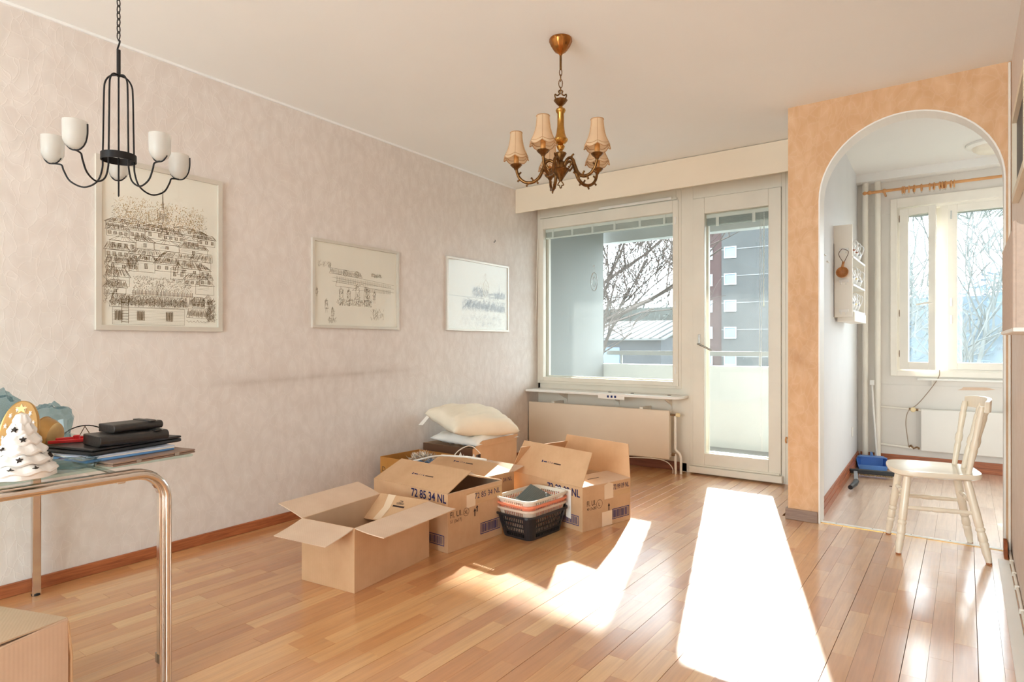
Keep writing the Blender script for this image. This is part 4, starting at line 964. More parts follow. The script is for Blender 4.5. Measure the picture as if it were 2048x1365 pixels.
# ------------------------------------------------------------------ nested laundry baskets
def rr_outline(hx, hy, r, n=4):
    out = []
    for cx, cy, a0 in ((hx - r, hy - r, 0), (-hx + r, hy - r, 90), (-hx + r, -hy + r, 180), (hx - r, -hy + r, 270)):
        for k in range(n + 1):
            q = math.radians(a0 + 90 * k / n); out.append((cx + r * math.cos(q), cy + r * math.sin(q)))
    return out
def basket(name, mat, label, cx, cy, z, hx, hy, h_, rz, zin=0.0, taper=0.80, rows=4):
    t = thing(name, label, 'basket', (cx, cy, z), rz, 'nested plastic baskets')
    r = 0.045; nx, ny = 2 * int(hx / 0.0105), 2 * int(hy / 0.0105)
    def loop(s_):
        a, b = hx * s_, hy * s_; pts = []
        cs = rr_outline(a, b, r * s_, 4)
        for i in range(4):
            arc = cs[i * 5:(i + 1) * 5]; pts += [(p, True) for p in arc]
            e, s2 = arc[-1], cs[((i + 1) * 5) % 20]; m = nx if i % 2 == 0 else ny
            for k in range(1, m):
                f_ = (k + (0.28 if k % 2 else 0.0)) / m; pts.append(((e[0] + (s2[0] - e[0]) * f_, e[1] + (s2[1] - e[1]) * f_), False))
        return pts
    zs = [0.0]
    hrow = (h_ * 0.83) / rows
    lv = [(0.0, None), (h_ * 0.10, True)]
    zc = h_ * 0.10
    for k in range(rows):
        lv.append((zc + hrow * 0.74, False)); lv.append((zc + hrow, True)); zc += hrow
    lv.append((h_, True))
    def PAR(ring, k):
        j = k
        while not ring[j][3]: j -= 1
        return (j + 1) % 2
    mb = MB(); L = []
    for zq, _ in lv:
        s_ = taper + (1 - taper) * zq / h_; L.append([(p[0], p[1], zq, c) for (p, c) in loop(s_)])
    n = len(L[0]); vs = [(p[0], p[1], p[2]) for ring in L for p in ring]; fs = []
    for i in range(len(lv) - 1):
        solid = lv[i + 1][1]
        for k in range(n):
            k2 = (k + 1) % n
            corner = L[i][k][3] or L[i][k2][3]
            if solid or corner or (k - L[0].__len__() * 0) % 2 == PAR(L[i], k): fs.append((i * n + k, i * n + k2, (i + 1) * n + k2, (i + 1) * n + k))
    fs.append(tuple(range(n - 1, -1, -1)))
    mb.add(vs, fs); mb.build('basket_body', mat, t, merge=True, solid=0.0028)
    o = rr_outline(hx + 0.010, hy + 0.010, r + 0.01, 5); i_ = rr_outline(hx - 0.001, hy - 0.001, r, 5); m = len(o)
    rb = MB(); vs = [(x, y, h_) for x, y in o] + [(x, y, h_) for x, y in i_] + [(x, y, h_ - 0.010) for x, y in o] + [(x, y, h_ - 0.004) for x, y in i_]
    fs = []
    for k in range(m):
        q = (k + 1) % m; fs += [(k, q, m + q, m + k), (k, 2 * m + k, 2 * m + q, q), (m + k, m + q, 3 * m + q, 3 * m + k), (2 * m + k, 3 * m + k, 3 * m + q, 2 * m + q)]
    rb.add(vs, fs).build('rim', mat, t, merge=True)
    return t
rzB = math.radians(-4)
basket('basket', 'basket_black', 'black slotted plastic basket, lowest of the nested baskets', -2.014, 2.932, 0.0, 0.128, 0.185, 0.138, rzB, rows=4)
basket('basket', 'basket_clear', 'pale peach slotted basket sitting in the black one', -2.014, 2.932, 0.034, 0.122, 0.180, 0.138, rzB + 0.01, rows=4)
basket('basket', 'basket_orange', 'coral orange slotted basket, second from the top', -2.014, 2.934, 0.058, 0.122, 0.180, 0.138, rzB - 0.01, rows=4)
basket('basket', 'basket_white', 'white slotted basket on top of the nested baskets', -2.014, 2.934, 0.088, 0.124, 0.182, 0.138, rzB, rows=4)
T = Matrix.Translation((-2.015, 2.95, 0.192)) @ Matrix.Rotation(math.radians(16), 4, 'Z') @ Matrix.Rotation(math.radians(24), 4, 'Y') @ Matrix.Rotation(math.radians(10), 4, 'X')
rf = thing('ribbed_folder', 'grey ribbed plastic file leaning in the top basket', 'file', (-2.010, 2.955, 0.10))
mb = MB().box(-0.075, 0.075, -0.11, 0.11, -0.012, 0.010, T); mb.build('file_body', 'grey_ribbed', rf, world=True, bevel=0.004)
for k in range(14):
    x = -0.068 + k * 0.0102; MB().box(x, x + 0.0045, -0.107, 0.107, 0.010, 0.0125, T).build('rib', 'grey_ribbed', rf, world=True)
# ------------------------------------------------------------------ pictures on the left wall
def WL(y, z, off=0.0):
    return Vector((LW(y) + off, y, z))
def picture(name, label, ya, yb, za, zb, fw, mat, paper, depth=0.018, dy_tilt=0.0):
    """frame hung flat on the left wall; local x runs along the wall away from the camera, local z up"""
    t = thing(name, label, 'picture', (LW((ya + yb) / 2), (ya + yb) / 2, za))
    W, Hh = yb - ya, zb - za
    T = frame_T((LW(ya) + 0.001, ya, za), (-0.03, 1, 0), (0, 0, 1))     # z of this frame points into the room (+x)
    if dy_tilt: T = T @ Matrix.Translation((W / 2, Hh / 2, 0)) @ Matrix.Rotation(dy_tilt, 4, 'Z') @ Matrix.Translation((-W / 2, -Hh / 2, 0))
    mb = MB()
    for p in ([(0, 0), (W, 0), (W - fw, fw), (fw, fw)], [(W, 0), (W, Hh), (W - fw, Hh - fw), (W - fw, fw)], [(W, Hh), (0, Hh), (fw, Hh - fw), (W - fw, Hh - fw)], [(0, Hh), (0, 0), (fw, fw), (fw, Hh - fw)]):
        mb.prism(p, 0, depth, 'z', T)
    mb.build('frame', mat, t, world=True, merge=True)
    MB().box(fw * 0.9, W - fw * 0.9, fw * 0.9, Hh - fw * 0.9, 0.003, 0.006, T).build('paper', paper, t, world=True)
    MB().box(fw * 0.9, W - fw * 0.9, fw * 0.9, Hh - fw * 0.9, 0.0105, 0.0120, T).build('glass', 'picture_glass', t, world=True)
    return t, T @ Matrix.Translation((0, 0, 0.0066)), W, Hh
class Ink:
    """pen strokes laid flat on a sheet"""
    def __init__(s, T, W, H, seed): s.T = T; s.W = W; s.H = H; s.m = MB(); s.r = random.Random(seed)
    def line(s, x0, y0, x1, y1, w_=0.0011, wob=0.0015):
        dx, dy = x1 - x0, y1 - y0; L = math.hypot(dx, dy)
        if L < 1e-5: return
        nx, ny = -dy / L * w_ / 2, dx / L * w_ / 2
        x0 += s.r.uniform(-wob, wob); y0 += s.r.uniform(-wob, wob); x1 += s.r.uniform(-wob, wob); y1 += s.r.uniform(-wob, wob)
        s.m.add([(x0 - nx, y0 - ny, 0), (x1 - nx, y1 - ny, 0), (x1 + nx, y1 + ny, 0), (x0 + nx, y0 + ny, 0)], [(0, 1, 2, 3)], s.T)
    def poly(s, pts, closed=True, w_=0.0012):
        for a, b in zip(pts, pts[1:] + (pts[:1] if closed else [])): s.line(a[0], a[1], b[0], b[1], w_, 0.001)
    def hatch(s, quad, n, dens=1.0, w_=0.0009):
        """strokes between the first and third side of a quad"""
        a, b, c, d = quad
        for k in range(n):
            if s.r.random() > dens: continue
            t = (k + 0.5) / n; t0, t1 = sorted((s.r.uniform(0, 0.3), s.r.uniform(0.6, 1)))
            p = (a[0] + (b[0] - a[0]) * t, a[1] + (b[1] - a[1]) * t); q = (d[0] + (c[0] - d[0]) * t, d[1] + (c[1] - d[1]) * t)
            s.line(p[0] + (q[0] - p[0]) * t0, p[1] + (q[1] - p[1]) * t0, p[0] + (q[0] - p[0]) * t1, p[1] + (q[1] - p[1]) * t1, w_)
    def house(s, x, y, w_, h_, rh, dens=0.8, win=2, gable=False):
        s.poly([(x, y), (x + w_, y), (x + w_, y + h_), (x, y + h_)])
        sk = s.r.uniform(-0.02, 0.02)
        if gable: rp = [(x - 0.005, y + h_), (x + w_ + 0.005, y + h_), (x + w_ / 2, y + h_ + rh)]; s.poly(rp); s.hatch([(x, y + h_), (x + w_, y + h_), (x + w_ * 0.55, y + h_ + rh * 0.9), (x + w_ * 0.45, y + h_ + rh * 0.9)], 10, dens * 0.5)
        else:
            q = [(x - 0.008, y + h_), (x + w_ + 0.008, y + h_), (x + w_ - 0.012 + sk, y + h_ + rh), (x + 0.012 + sk, y + h_ + rh)]; s.poly(q); s.hatch(q, int(w_ / 0.0035), dens); s.hatch(q, int(w_ / 0.006), dens * 0.6, 0.0014)
        for k in range(win):
            wx = x + w_ * (k + 0.5) / win - 0.007; wy = y + h_ * 0.3; wh = min(0.028, h_ * 0.45)
            s.poly([(wx, wy), (wx + 0.014, wy), (wx + 0.014, wy + wh), (wx, wy + wh)])
            for j in range(5): s.line(wx + 0.002 + j * 0.0026, wy, wx + 0.002 + j * 0.0026, wy + wh, 0.0011)
        for k in range(int(h_ / 0.007)):
            if s.r.random() < 0.45: s.line(x + s.r.uniform(0, w_ * 0.3), y + k * 0.007, x + w_ * s.r.uniform(0.5, 1), y + k * 0.007, 0.0006)
    def scatter(s, x0, x1, y0, y1, n, L=0.006, w_=0.0008, f=None):
        for k in range(n):
            x, y = s.r.uniform(x0, x1), s.r.uniform(y0, y1)
            if f and s.r.random() > f(x, y): continue
            a = s.r.uniform(0.2, 2.4); l = L * s.r.uniform(0.4, 1); s.line(x, y, x + l * math.cos(a), y + l * math.sin(a), w_, 0)
    def done(s, t, mat, name='ink_drawing'): return s.m.build(name, mat, t, world=True, kind='stuff')

# large townscape
t, T, W, Hh = picture('townscape_picture', 'large upright framed ink drawing of a dense wooden town, under the iron chandelier', 1.176, 1.800, 1.152, 1.985, 0.024, 'picture_frame', 'paper_art')
oc = Ink(T, W, Hh, 8)
oc.scatter(0.08, 0.52, 0.52, 0.66, 1500, 0.010, 0.0014, lambda x, y: (1 - abs(y - 0.57) / 0.12) * (1.0 if x > 0.12 else 0.5))
oc.done(t, 'ink_ochre', 'ochre_wash')
ik = Ink(T, W, Hh, 2)
ik.scatter(0.07, 0.54, 0.50, 0.645, 1500, 0.007, 0.0009, lambda x, y: max(0, 1 - abs(y - 0.555) / 0.085))
# cathedral drum and spire
ik.poly([(0.285, 0.55), (0.335, 0.55), (0.335, 0.60), (0.285, 0.60)]); ik.poly([(0.285 + 0.025 + 0.028 * math.cos(math.pi * k / 8), 0.60 + 0.035 * math.sin(math.pi * k / 8)) for k in range(9)], False); ik.line(0.31, 0.635, 0.31, 0.70); ik.hatch([(0.29, 0.55), (0.33, 0.55), (0.33, 0.62), (0.29, 0.62)], 14)
for k in range(6): ik.line(0.305 + k * 0.002, 0.62, 0.309, 0.73 - k * 0.006, 0.0008)
rows = [(0.50, 0.030, 0.016, 0.085), (0.455, 0.036, 0.022, 0.10), (0.400, 0.040, 0.028, 0.12), (0.345, 0.038, 0.034, 0.13)]
for y, hh, rh, ww in rows:
    x = 0.06 + ik.r.uniform(-0.02, 0.01)
    while x < W - 0.06 - ww * 0.6:
        wv = min(ww * ik.r.uniform(0.7, 1.3), W - 0.035 - x); ik.house(x, y + ik.r.uniform(-0.012, 0.012), wv, hh * ik.r.uniform(0.8, 1.2), rh * ik.r.uniform(0.8, 1.3), 0.85, ik.r.randint(1, 4), ik.r.random() < 0.3); x += wv * ik.r.uniform(0.88, 1.05)
for y, hh, rh, ww, x0_, x1_ in ((0.296, 0.036, 0.034, 0.11, 0.05, 0.19), (0.300, 0.036, 0.032, 0.10, 0.27, 0.56), (0.248, 0.034, 0.030, 0.10, 0.42, 0.57), (0.168, 0.032, 0.030, 0.10, 0.04, 0.15), (0.130, 0.03, 0.03, 0.09, 0.46, 0.57)):
    x = x0_
    while x < x1_ - 0.04:
        wv = min(ww * ik.r.uniform(0.7, 1.2), x1_ - x); ik.house(x, y + ik.r.uniform(-0.01, 0.01), wv, hh, rh * ik.r.uniform(0.8, 1.3), 0.95, ik.r.randint(1, 3), ik.r.random() < 0.3); x += wv * 0.97
ik.house(0.185, 0.295, 0.085, 0.055, 0.03, 0.9, 1); ik.house(0.35, 0.272, 0.075, 0.05, 0.035, 0.95, 2, True); ik.house(0.05, 0.215, 0.10, 0.045, 0.045, 0.9, 0); ik.house(0.48, 0.20, 0.10, 0.05, 0.05, 0.95, 0, True)
ik.hatch([(0.13, 0.30), (0.17, 0.30), (0.20, 0.37), (0.15, 0.38)], 22, 0.95)
# yard, picket fence, front roof, front house with ladder
ik.scatter(0.17, 0.46, 0.20, 0.27, 700, 0.008, 0.0009)
for k in range(46): ik.line(0.165 + k * 0.0066, 0.178, 0.165 + k * 0.0066, 0.200 + 0.004 * (k % 2), 0.0022, 0.0008)
ik.line(0.16, 0.188, 0.47, 0.184); ik.poly([(0.285, 0.18), (0.312, 0.18), (0.312, 0.235), (0.285, 0.235)])
q = [(0.06, 0.115), (0.44, 0.118), (0.43, 0.172), (0.075, 0.180)]; ik.poly(q); ik.hatch(q, 150, 0.9, 0.0010); ik.scatter(0.10, 0.43, 0.12, 0.17, 700, 0.012, 0.0010)
ik.poly([(0.075, 0.03), (0.42, 0.03), (0.42, 0.115), (0.075, 0.115)])
for k in range(11): ik.line(0.075, 0.036 + k * 0.0075, 0.42, 0.036 + k * 0.0075, 0.0006)
for x in (0.085, 0.185, 0.325):
    ik.poly([(x, 0.05), (x + 0.035, 0.05), (x + 0.035, 0.098), (x, 0.098)])
    for j in range(11): ik.line(x + 0.003 * j + 0.002, 0.052, x + 0.003 * j + 0.002, 0.096, 0.0019)
for x in (0.115, 0.145): ik.line(x, 0.035, x + 0.002, 0.160, 0.0022)
for k in range(9): ik.line(0.115, 0.042 + k * 0.0135, 0.146, 0.042 + k * 0.0135, 0.0018)
q = [(0.44, 0.13), (0.53, 0.13), (0.53, 0.18), (0.45, 0.185)]; ik.poly(q); ik.hatch(q, 40, 0.9)
q = [(0.43, 0.075), (0.545, 0.07), (0.555, 0.125), (0.44, 0.12)]; ik.poly(q); ik.hatch(q, 50, 0.9, 0.0012); ik.scatter(0.54, 0.585, 0.05, 0.17, 240, 0.02, 0.0011)
ik.scatter(0.04, 0.10, 0.12, 0.34, 260, 0.02, 0.0009)
sg = [(0.43 + 0.006 * k, 0.052 + 0.004 * math.sin(k * 2.1) + (0.006 if k in (0, 10) else 0)) for k in range(20)]
ik.poly(sg, False, 0.0013)
ik.done(t, 'ink_brown')

# middle market scene
t, T, W, Hh = picture('market_picture', 'framed pale ink drawing of figures on a market square, middle of the three pictures', 2.398, 3.160, 1.190, 1.764, 0.018, 'picture_frame', 'paper_art')
ik = Ink(T, W, Hh, 5)
def horizon(x): return 0.355 - 0.02 * x
for k in range(52): ik.line(0.20 + k * 0.0095, 0.300 + 0.0 * k, 0.20 + k * 0.0095, 0.345 - 0.0005 * k, 0.0014)
for y in (0.30, 0.325, 0.352): ik.line(0.16, y + 0.01, 0.72, y - 0.03, 0.0012)
q = [(0.14, 0.36), (0.42, 0.35), (0.40, 0.385), (0.15, 0.395)]; ik.poly(q); ik.hatch(q, 80, 0.8)
for x in (0.27, 0.37): ik.poly([(x + 0.02 * math.cos(k), 0.37 + 0.022 * math.sin(k)) for k in range(7)]); ik.scatter(x - 0.02, x + 0.02, 0.35, 0.39, 40, 0.01, 0.001)
ik.scatter(0.05, 0.15, 0.39, 0.43, 60, 0.02); ik.scatter(0.50, 0.60, 0.36, 0.385, 100, 0.016)
for k in range(30): ik.line(0.44 + k * 0.0085, 0.255, 0.44 + k * 0.0085, 0.285, 0.0012)
def figure(x, y, h_):
    ik.poly([(x, y + h_), (x + h_ * 0.06, y + h_ * 0.95), (x, y + h_ * 0.88), (x - h_ * 0.06, y + h_ * 0.95)])
    ik.poly([(x - h_ * 0.10, y + h_ * 0.86), (x + h_ * 0.10, y + h_ * 0.86), (x + h_ * 0.13, y + h_ * 0.3), (x - h_ * 0.13, y + h_ * 0.3)])
    ik.line(x - h_ * 0.05, y + h_ * 0.3, x - h_ * 0.07, y); ik.line(x + h_ * 0.05, y + h_ * 0.3, x + h_ * 0.08, y)
    ik.scatter(x - h_ * 0.1, x + h_ * 0.1, y + h_ * 0.25, y + h_ * 0.85, 26, h_ * 0.18, 0.0011)
for x, y, h_ in ((0.115, 0.10, 0.09), (0.165, 0.055, 0.085), (0.235, 0.15, 0.13), (0.30, 0.15, 0.12), (0.375, 0.155, 0.15), (0.45, 0.155, 0.14), (0.47, 0.16, 0.13), (0.53, 0.18, 0.09), (0.04, 0.20, 0.06)): figure(x, y, h_)
ik.poly([(0.19, 0.28), (0.37, 0.275), (0.36, 0.31), (0.2, 0.315)]); ik.poly([(0.33, 0.26), (0.46, 0.27), (0.42, 0.31)]); ik.scatter(0.2, 0.5, 0.15, 0.19, 240, 0.02, 0.0010); ik.scatter(0.13, 0.19, 0.03, 0.06, 60, 0.02); ik.scatter(0.5, 0.62, 0.06, 0.13, 60, 0.03, 0.001)
ik.done(t, 'ink_pale')

# right pale landscape
t, T, W, Hh = picture('harbour_picture', 'framed very pale grey landscape drawing nearest the window', 3.700, 4.570, 1.196, 1.800, 0.016, 'picture_frame', 'paper_art_grey')
ik = Ink(T, W, Hh, 6)
q = [(0.22, 0.20), (0.82, 0.16), (0.82, 0.24), (0.30, 0.27)]; ik.hatch(q, 200, 0.9, 0.0016); ik.scatter(0.2, 0.82, 0.17, 0.26, 700, 0.03, 0.0012)
ik.house(0.46, 0.30, 0.12, 0.03, 0.03, 0.8, 4); ik.house(0.58, 0.28, 0.14, 0.04, 0.02, 0.8, 5); ik.scatter(0.34, 0.48, 0.29, 0.37, 260, 0.03, 0.0012); ik.scatter(0.66, 0.82, 0.29, 0.34, 240, 0.03, 0.0012)
ik.line(0.73, 0.33, 0.732, 0.43, 0.003); ik.line(0.02, 0.29, 0.5, 0.285, 0.0018); ik.scatter(0.2, 0.75, 0.03, 0.12, 120, 0.05, 0.0011)
ik.done(t, 'ink_grey')
# bent nail in the wall
tag(MB().tube([WL(4.36, 2.0, -0.004), WL(4.36, 2.0, 0.012), WL(4.357, 2.006, 0.018), WL(4.355, 2.018, 0.018)], 0.003, 6).build('wall_nail', 'black_iron'), 'bent black nail above the pale landscape picture', 'nail')

# ------------------------------------------------------------------ iron chandelier with candle glasses
def chain_link(p, L, w_, r, turn, mb):
    pts = []
    for k in range(12):
        q = 2 * math.pi * k / 12; a = w_ * math.cos(q); z = (L / 2) * math.sin(q)
        pts.append((p[0] + a * math.cos(turn), p[1] + a * math.sin(turn), p[2] + z))
    mb.tube(pts, r, 5, closed=True)
fwd = Vector((-math.sin(math.radians(36.37)), math.cos(math.radians(36.37)), 0)); rgt = Vector((math.cos(math.radians(36.37)), math.sin(math.radians(36.37)), 0))
def ang_dir(deg):      # compass bearing measured clockwise from the long diagonal of the room
    return fwd * math.cos(math.radians(deg)) + rgt * math.sin(math.radians(deg))
cx, cy = -2.435, 0.939
ic = thing('iron_chandelier', 'black wrought iron candle chandelier with milky glass cups hanging on a chain', 'chandelier', (cx, cy, H))
MB().tube([(cx, cy, H), (cx, cy, H - 0.03)], [0.02, 0.008], 10).build('ceiling_hook', 'black_iron', ic, world=True)
z = H - 0.035; k = 0
while z > 2.165:
    mb = MB(); chain_link((cx, cy, z), 0.030, 0.0062, 0.0019, (k % 2) * math.pi / 2 + 0.4, mb); mb.build('chain_link', 'black_iron', ic, world=True, smooth=60); z -= 0.0235; k += 1
sh_ = [(cx + 0.010 * math.sin(q * 2 * math.pi), cy, 2.150 + 0.018 * math.cos(q * math.pi)) for q in [i / 14 for i in range(15)]]
MB().tube(sh_, 0.003, 6).build('s_hook', 'black_iron', ic, world=True, smooth=60)
MB().tube([(cx, cy, 2.135), (cx, cy, 2.040)], 0.0065, 10).tube([(cx + 0.004, cy, 2.12), (cx + 0.004, cy, 2.04)], 0.004, 8).build('stem', 'black_iron', ic, world=True)
MB().tube([(cx, cy, 2.042), (cx, cy, 1.66), (cx, cy, 1.61)], [0.003, 0.003, 0.0015], 8).build('centre_rod', 'black_iron', ic, world=True)
mb = MB()
for k in range(32):
    a, b = 2 * math.pi * k / 32, 2 * math.pi * (k + 1) / 32
    q = [(cx + r * math.cos(t_), cy + r * math.sin(t_), zz) for t_ in (a, b) for r in (0.052, 0.0555) for zz in (1.737, 1.762)]
    mb.add(q, [(2, 6, 7, 3), (0, 1, 5, 4), (1, 3, 7, 5), (0, 4, 6, 2)])
mb.build('ring', 'black_iron', ic, world=True, smooth=40)
base = -32.5
for i, hold in enumerate((None, 90, -90, 90, -90)):
    deg = base + 72 * i; d = ang_dir(deg)
    P = lambda r, z: (cx + d.x * r, cy + d.y * r, z)
    arm = MB().tube(smoothpath([P(0.0, 2.044), P(0.026, 2.040), P(0.042, 2.018), P(0.046, 1.98), P(0.048, 1.86), P(0.050, 1.75), P(0.052, 1.705), P(0.068, 1.660), P(0.108, 1.638), P(0.150, 1.656), P(0.170, 1.692), P(0.176, 1.710), P(0.188, 1.714), P(0.204, 1.715)], 5), 0.0030, 7).build('arm', 'black_iron', ic, world=True, smooth=60)
    cpt = P(0.204, 0)
    hd = {0: ang_dir(-95), 1: ang_dir(75), 2: ang_dir(-80), 3: ang_dir(80), 4: ang_dir(-95)}[i]
    Q = lambda r, z: (cpt[0] + hd.x * r, cpt[1] + hd.y * r, z)
    MB().tube(smoothpath([Q(-0.028, 1.734), Q(-0.014, 1.718), Q(0, 1.714), Q(0.017, 1.718), Q(0.031, 1.738), Q(0.0375, 1.765), Q(0.038, 1.800)], 5), 0.0026, 7).build('cup_holder', 'black_iron', ic, world=True, smooth=60)
    prof = [(0.0, 1.7175), (0.015, 1.720), (0.026, 1.729), (0.0335, 1.746), (0.0345, 1.775), (0.035, 1.808), (0.0333, 1.8085), (0.0327, 1.775), (0.0315, 1.748), (0.0245, 1.732), (0.014, 1.7232), (0.0, 1.721)]
    MB().lathe(prof, 28, (cpt[0], cpt[1], 0)).build('glass_cup', 'milk_glass', ic, world=True, smooth=50)

# ------------------------------------------------------------------ brass chandelier with fabric shades
cx2, cy2 = -1.566, 2.52; c2 = (cx2, cy2, 0)
bc = thing('brass_chandelier', 'antique brass five-arm chandelier with cream fabric shades in mid room', 'chandelier', (cx2, cy2, H))
def lat(name, prof, mat='brass_dark', n=24, **kw): return MB().lathe(prof, n, c2, **kw).build(name, mat, bc, world=True, smooth=40)
lat('canopy', [(0.053, 2.549), (0.055, 2.545), (0.053, 2.535), (0.043, 2.512), (0.028, 2.490), (0.010, 2.478), (0.006, 2.470), (0.0, 2.469)], 'brass_red', 32, flute=0.05, nf=10, fr=(2, 5))
lat('drop_rod', [(0.0, 2.40), (0.0055, 2.402), (0.0055, 2.472), (0.0, 2.474)])
z = 2.388
for k, (L_, w_) in enumerate(((0.034, 0.006), (0.034, 0.006), (0.042, 0.009), (0.034, 0.006))):
    mb = MB(); chain_link((cx2, cy2, z), L_, w_, 0.0022, (k % 2) * math.pi / 2 + 0.7, mb); mb.build('chain_link', 'brass_dark', bc, world=True, smooth=60); z -= L_ * 0.78
# pierced scroll under the chain
mb = MB()
for s_ in (-1, 1):
    pts = [(0.0, 2.303), (0.010, 2.298), (0.006, 2.286), (0.016, 2.278), (0.026, 2.284), (0.027, 2.272), (0.018, 2.260), (0.004, 2.258)]
    mb.tube(smoothpath([(cx2 + rgt.x * s_ * r, cy2 + rgt.y * s_ * r, z) for r, z in pts], 4), 0.0034, 6)
mb.build('top_scroll', 'brass_dark', bc, world=True, smooth=60)
lat('top_dish', [(0.0, 2.226), (0.010, 2.228), (0.022, 2.240), (0.032, 2.254), (0.031, 2.257), (0.016, 2.250), (0.0, 2.250)], flute=0.05, nf=12, fr=(1, 4))
lat('column', [(0.0, 2.0), (0.012, 2.003), (0.009, 2.012), (0.018, 2.026), (0.020, 2.034), (0.012, 2.042), (0.022, 2.046), (0.033, 2.058), (0.035, 2.066), (0.026, 2.080), (0.021, 2.096), (0.0165, 2.130), (0.0155, 2.19), (0.021, 2.198), (0.024, 2.206), (0.021, 2.213), (0.011, 2.217), (0.008, 2.228), (0.0, 2.229)], 'brass')
lat('collar', [(0.0, 1.962), (0.010, 1.966), (0.016, 1.978), (0.027, 1.998), (0.026, 2.002), (0.010, 2.0), (0.0, 2.001)], flute=0.05, nf=12, fr=(2, 4))
lat('hub', [(0.0, 1.918), (0.026, 1.920), (0.028, 1.938), (0.025, 1.952), (0.016, 1.962), (0.0, 1.968)])
lat('bowl', [(0.0, 1.866), (0.008, 1.868), (0.014, 1.880), (0.030, 1.905), (0.043, 1.920), (0.042, 1.924), (0.02, 1.919), (0.0, 1.918)], n=32, flute=0.06, nf=12, fr=(2, 5))
mb = MB()
for s_ in (-1, 1):
    mb.tube(smoothpath([(cx2 + rgt.x * s_ * r, cy2 + rgt.y * s_ * r, z) for r, z in ((0.002, 1.868), (0.010, 1.858), (0.014, 1.848), (0.006, 1.846), (0.004, 1.838), (0.0, 1.832))], 4), 0.003, 6)
mb.build('finial', 'brass_dark', bc, world=True, smooth=60)
for i in range(5):
    d = ang_dir(-10 + 72 * i); P = lambda r, z: Vector((cx2 + d.x * r, cy2 + d.y * r, z)); sd_ = Vector((-d.y, d.x, 0))
    path = smoothpath([P(0.022, 1.936), P(0.034, 1.958), P(0.054, 1.968), P(0.074, 1.955), P(0.086, 1.925), P(0.104, 1.888), P(0.136, 1.866), P(0.172, 1.868), P(0.198, 1.888), P(0.210, 1.914), P(0.214, 1.934)], 5)
    arm = MB().tube(path, [0.0085 - 0.002 * abs(2 * k / len(path) - 1) for k in range(len(path))], 8).build('arm', 'brass_dark', bc, world=True, smooth=60)
    # leaf scrolls cast on the arm
    for r, z, dr, dz in ((0.062, 1.968, 0.016, 0.012), (0.090, 1.915, -0.016, 0.004), (0.118, 1.876, -0.008, -0.016), (0.155, 1.865, 0.010, -0.016), (0.190, 1.884, 0.018, -0.010), (0.206, 1.905, -0.014, 0.010), (0.130, 1.870, 0.010, 0.018), (0.074, 1.952, -0.022, -0.03)):
        MB().tube(smoothpath([P(r, z), P(r + dr * 0.6, z + dz * 0.6), P(r + dr, z + dz), P(r + dr * 0.9 + dz * 0.25, z + dz * 0.9 - dr * 0.25)], 3), [0.005] * 4 + [0.004] * 3 + [0.003] * 3, 6).build('leaf_scroll', 'brass_dark', bc, world=True, smooth=60)
    q = P(0.215, 0); cc = (q.x, q.y, 0)
    MB().lathe([(0.0, 1.926), (0.008, 1.928), (0.012, 1.936), (0.022, 1.944), (0.029, 1.953), (0.027, 1.955), (0.012, 1.950), (0.0, 1.950)], 24, cc, flute=0.05, nf=10, fr=(2, 5)).build('drip_dish', 'brass_dark', bc, world=True, smooth=40)
    MB().lathe([(0.0, 1.950), (0.0122, 1.951), (0.0122, 2.006), (0.0, 2.008)], 14, cc).build('candle_tube', 'candle_tube', bc, world=True, smooth=40)
    # bell shade with scalloped hem
    n = 48; prof = [(0.0290, 2.108), (0.0295, 2.097), (0.0315, 2.075), (0.0360, 2.049), (0.0430, 2.025), (0.0510, 2.008), (0.0580, 1.998)]; vs = []; fs = []
    for j, (r, z) in enumerate(prof + [(0.060, 1.987)]):
        for k in range(n):
            a = 2 * math.pi * k / n; sc = abs(math.sin(3 * a)); zz = z
            if j >= len(prof) - 1: zz = z - (0.014 * sc if j == len(prof) else 0.010 * sc)
            rr = r * (1 - 0.025 * (1 - sc) * j / 7 + 0.006 * math.cos(24 * a))
            vs.append((cc[0] + rr * math.cos(a), cc[1] + rr * math.sin(a), zz))
    for j in range(len(prof)):
        for k in range(n): fs.append((j * n + k, j * n + (k + 1) % n, (j + 1) * n + (k + 1) % n, (j + 1) * n + k))
    shd = MB().add(vs, fs).build('lamp_shade', 'shade_fabric', bc, world=True, smooth=50)
    for nm, jr, rad in (('top_trim', 0, 0.0022), ('hem_trim', len(prof), 0.0020), ('hem_band', len(prof) - 1, 0.0014)):
        MB().tube([vs[jr * n + k] for k in range(n)], rad, 5, closed=True).build(nm, 'shade_trim', shd, smooth=60)
    for k in range(6):
        MB().tube([Vector(vs[j * n + k * 8]) for j in range(len(prof) + 1)], 0.0012, 4).build('seam', 'shade_trim', shd, smooth=60)
    MB().tube([(cc[0] - 0.029, cc[1], 2.106), (cc[0], cc[1], 2.07), (cc[0] + 0.029, cc[1], 2.106)], 0.001, 4).build('shade_wire', 'brass', bc, world=True)
    MB().ball((cc[0], cc[1], 2.03), 0.016, 12, sc=(1, 1, 1.5)).build('bulb', 'milk_glass', bc, world=True, smooth=60)
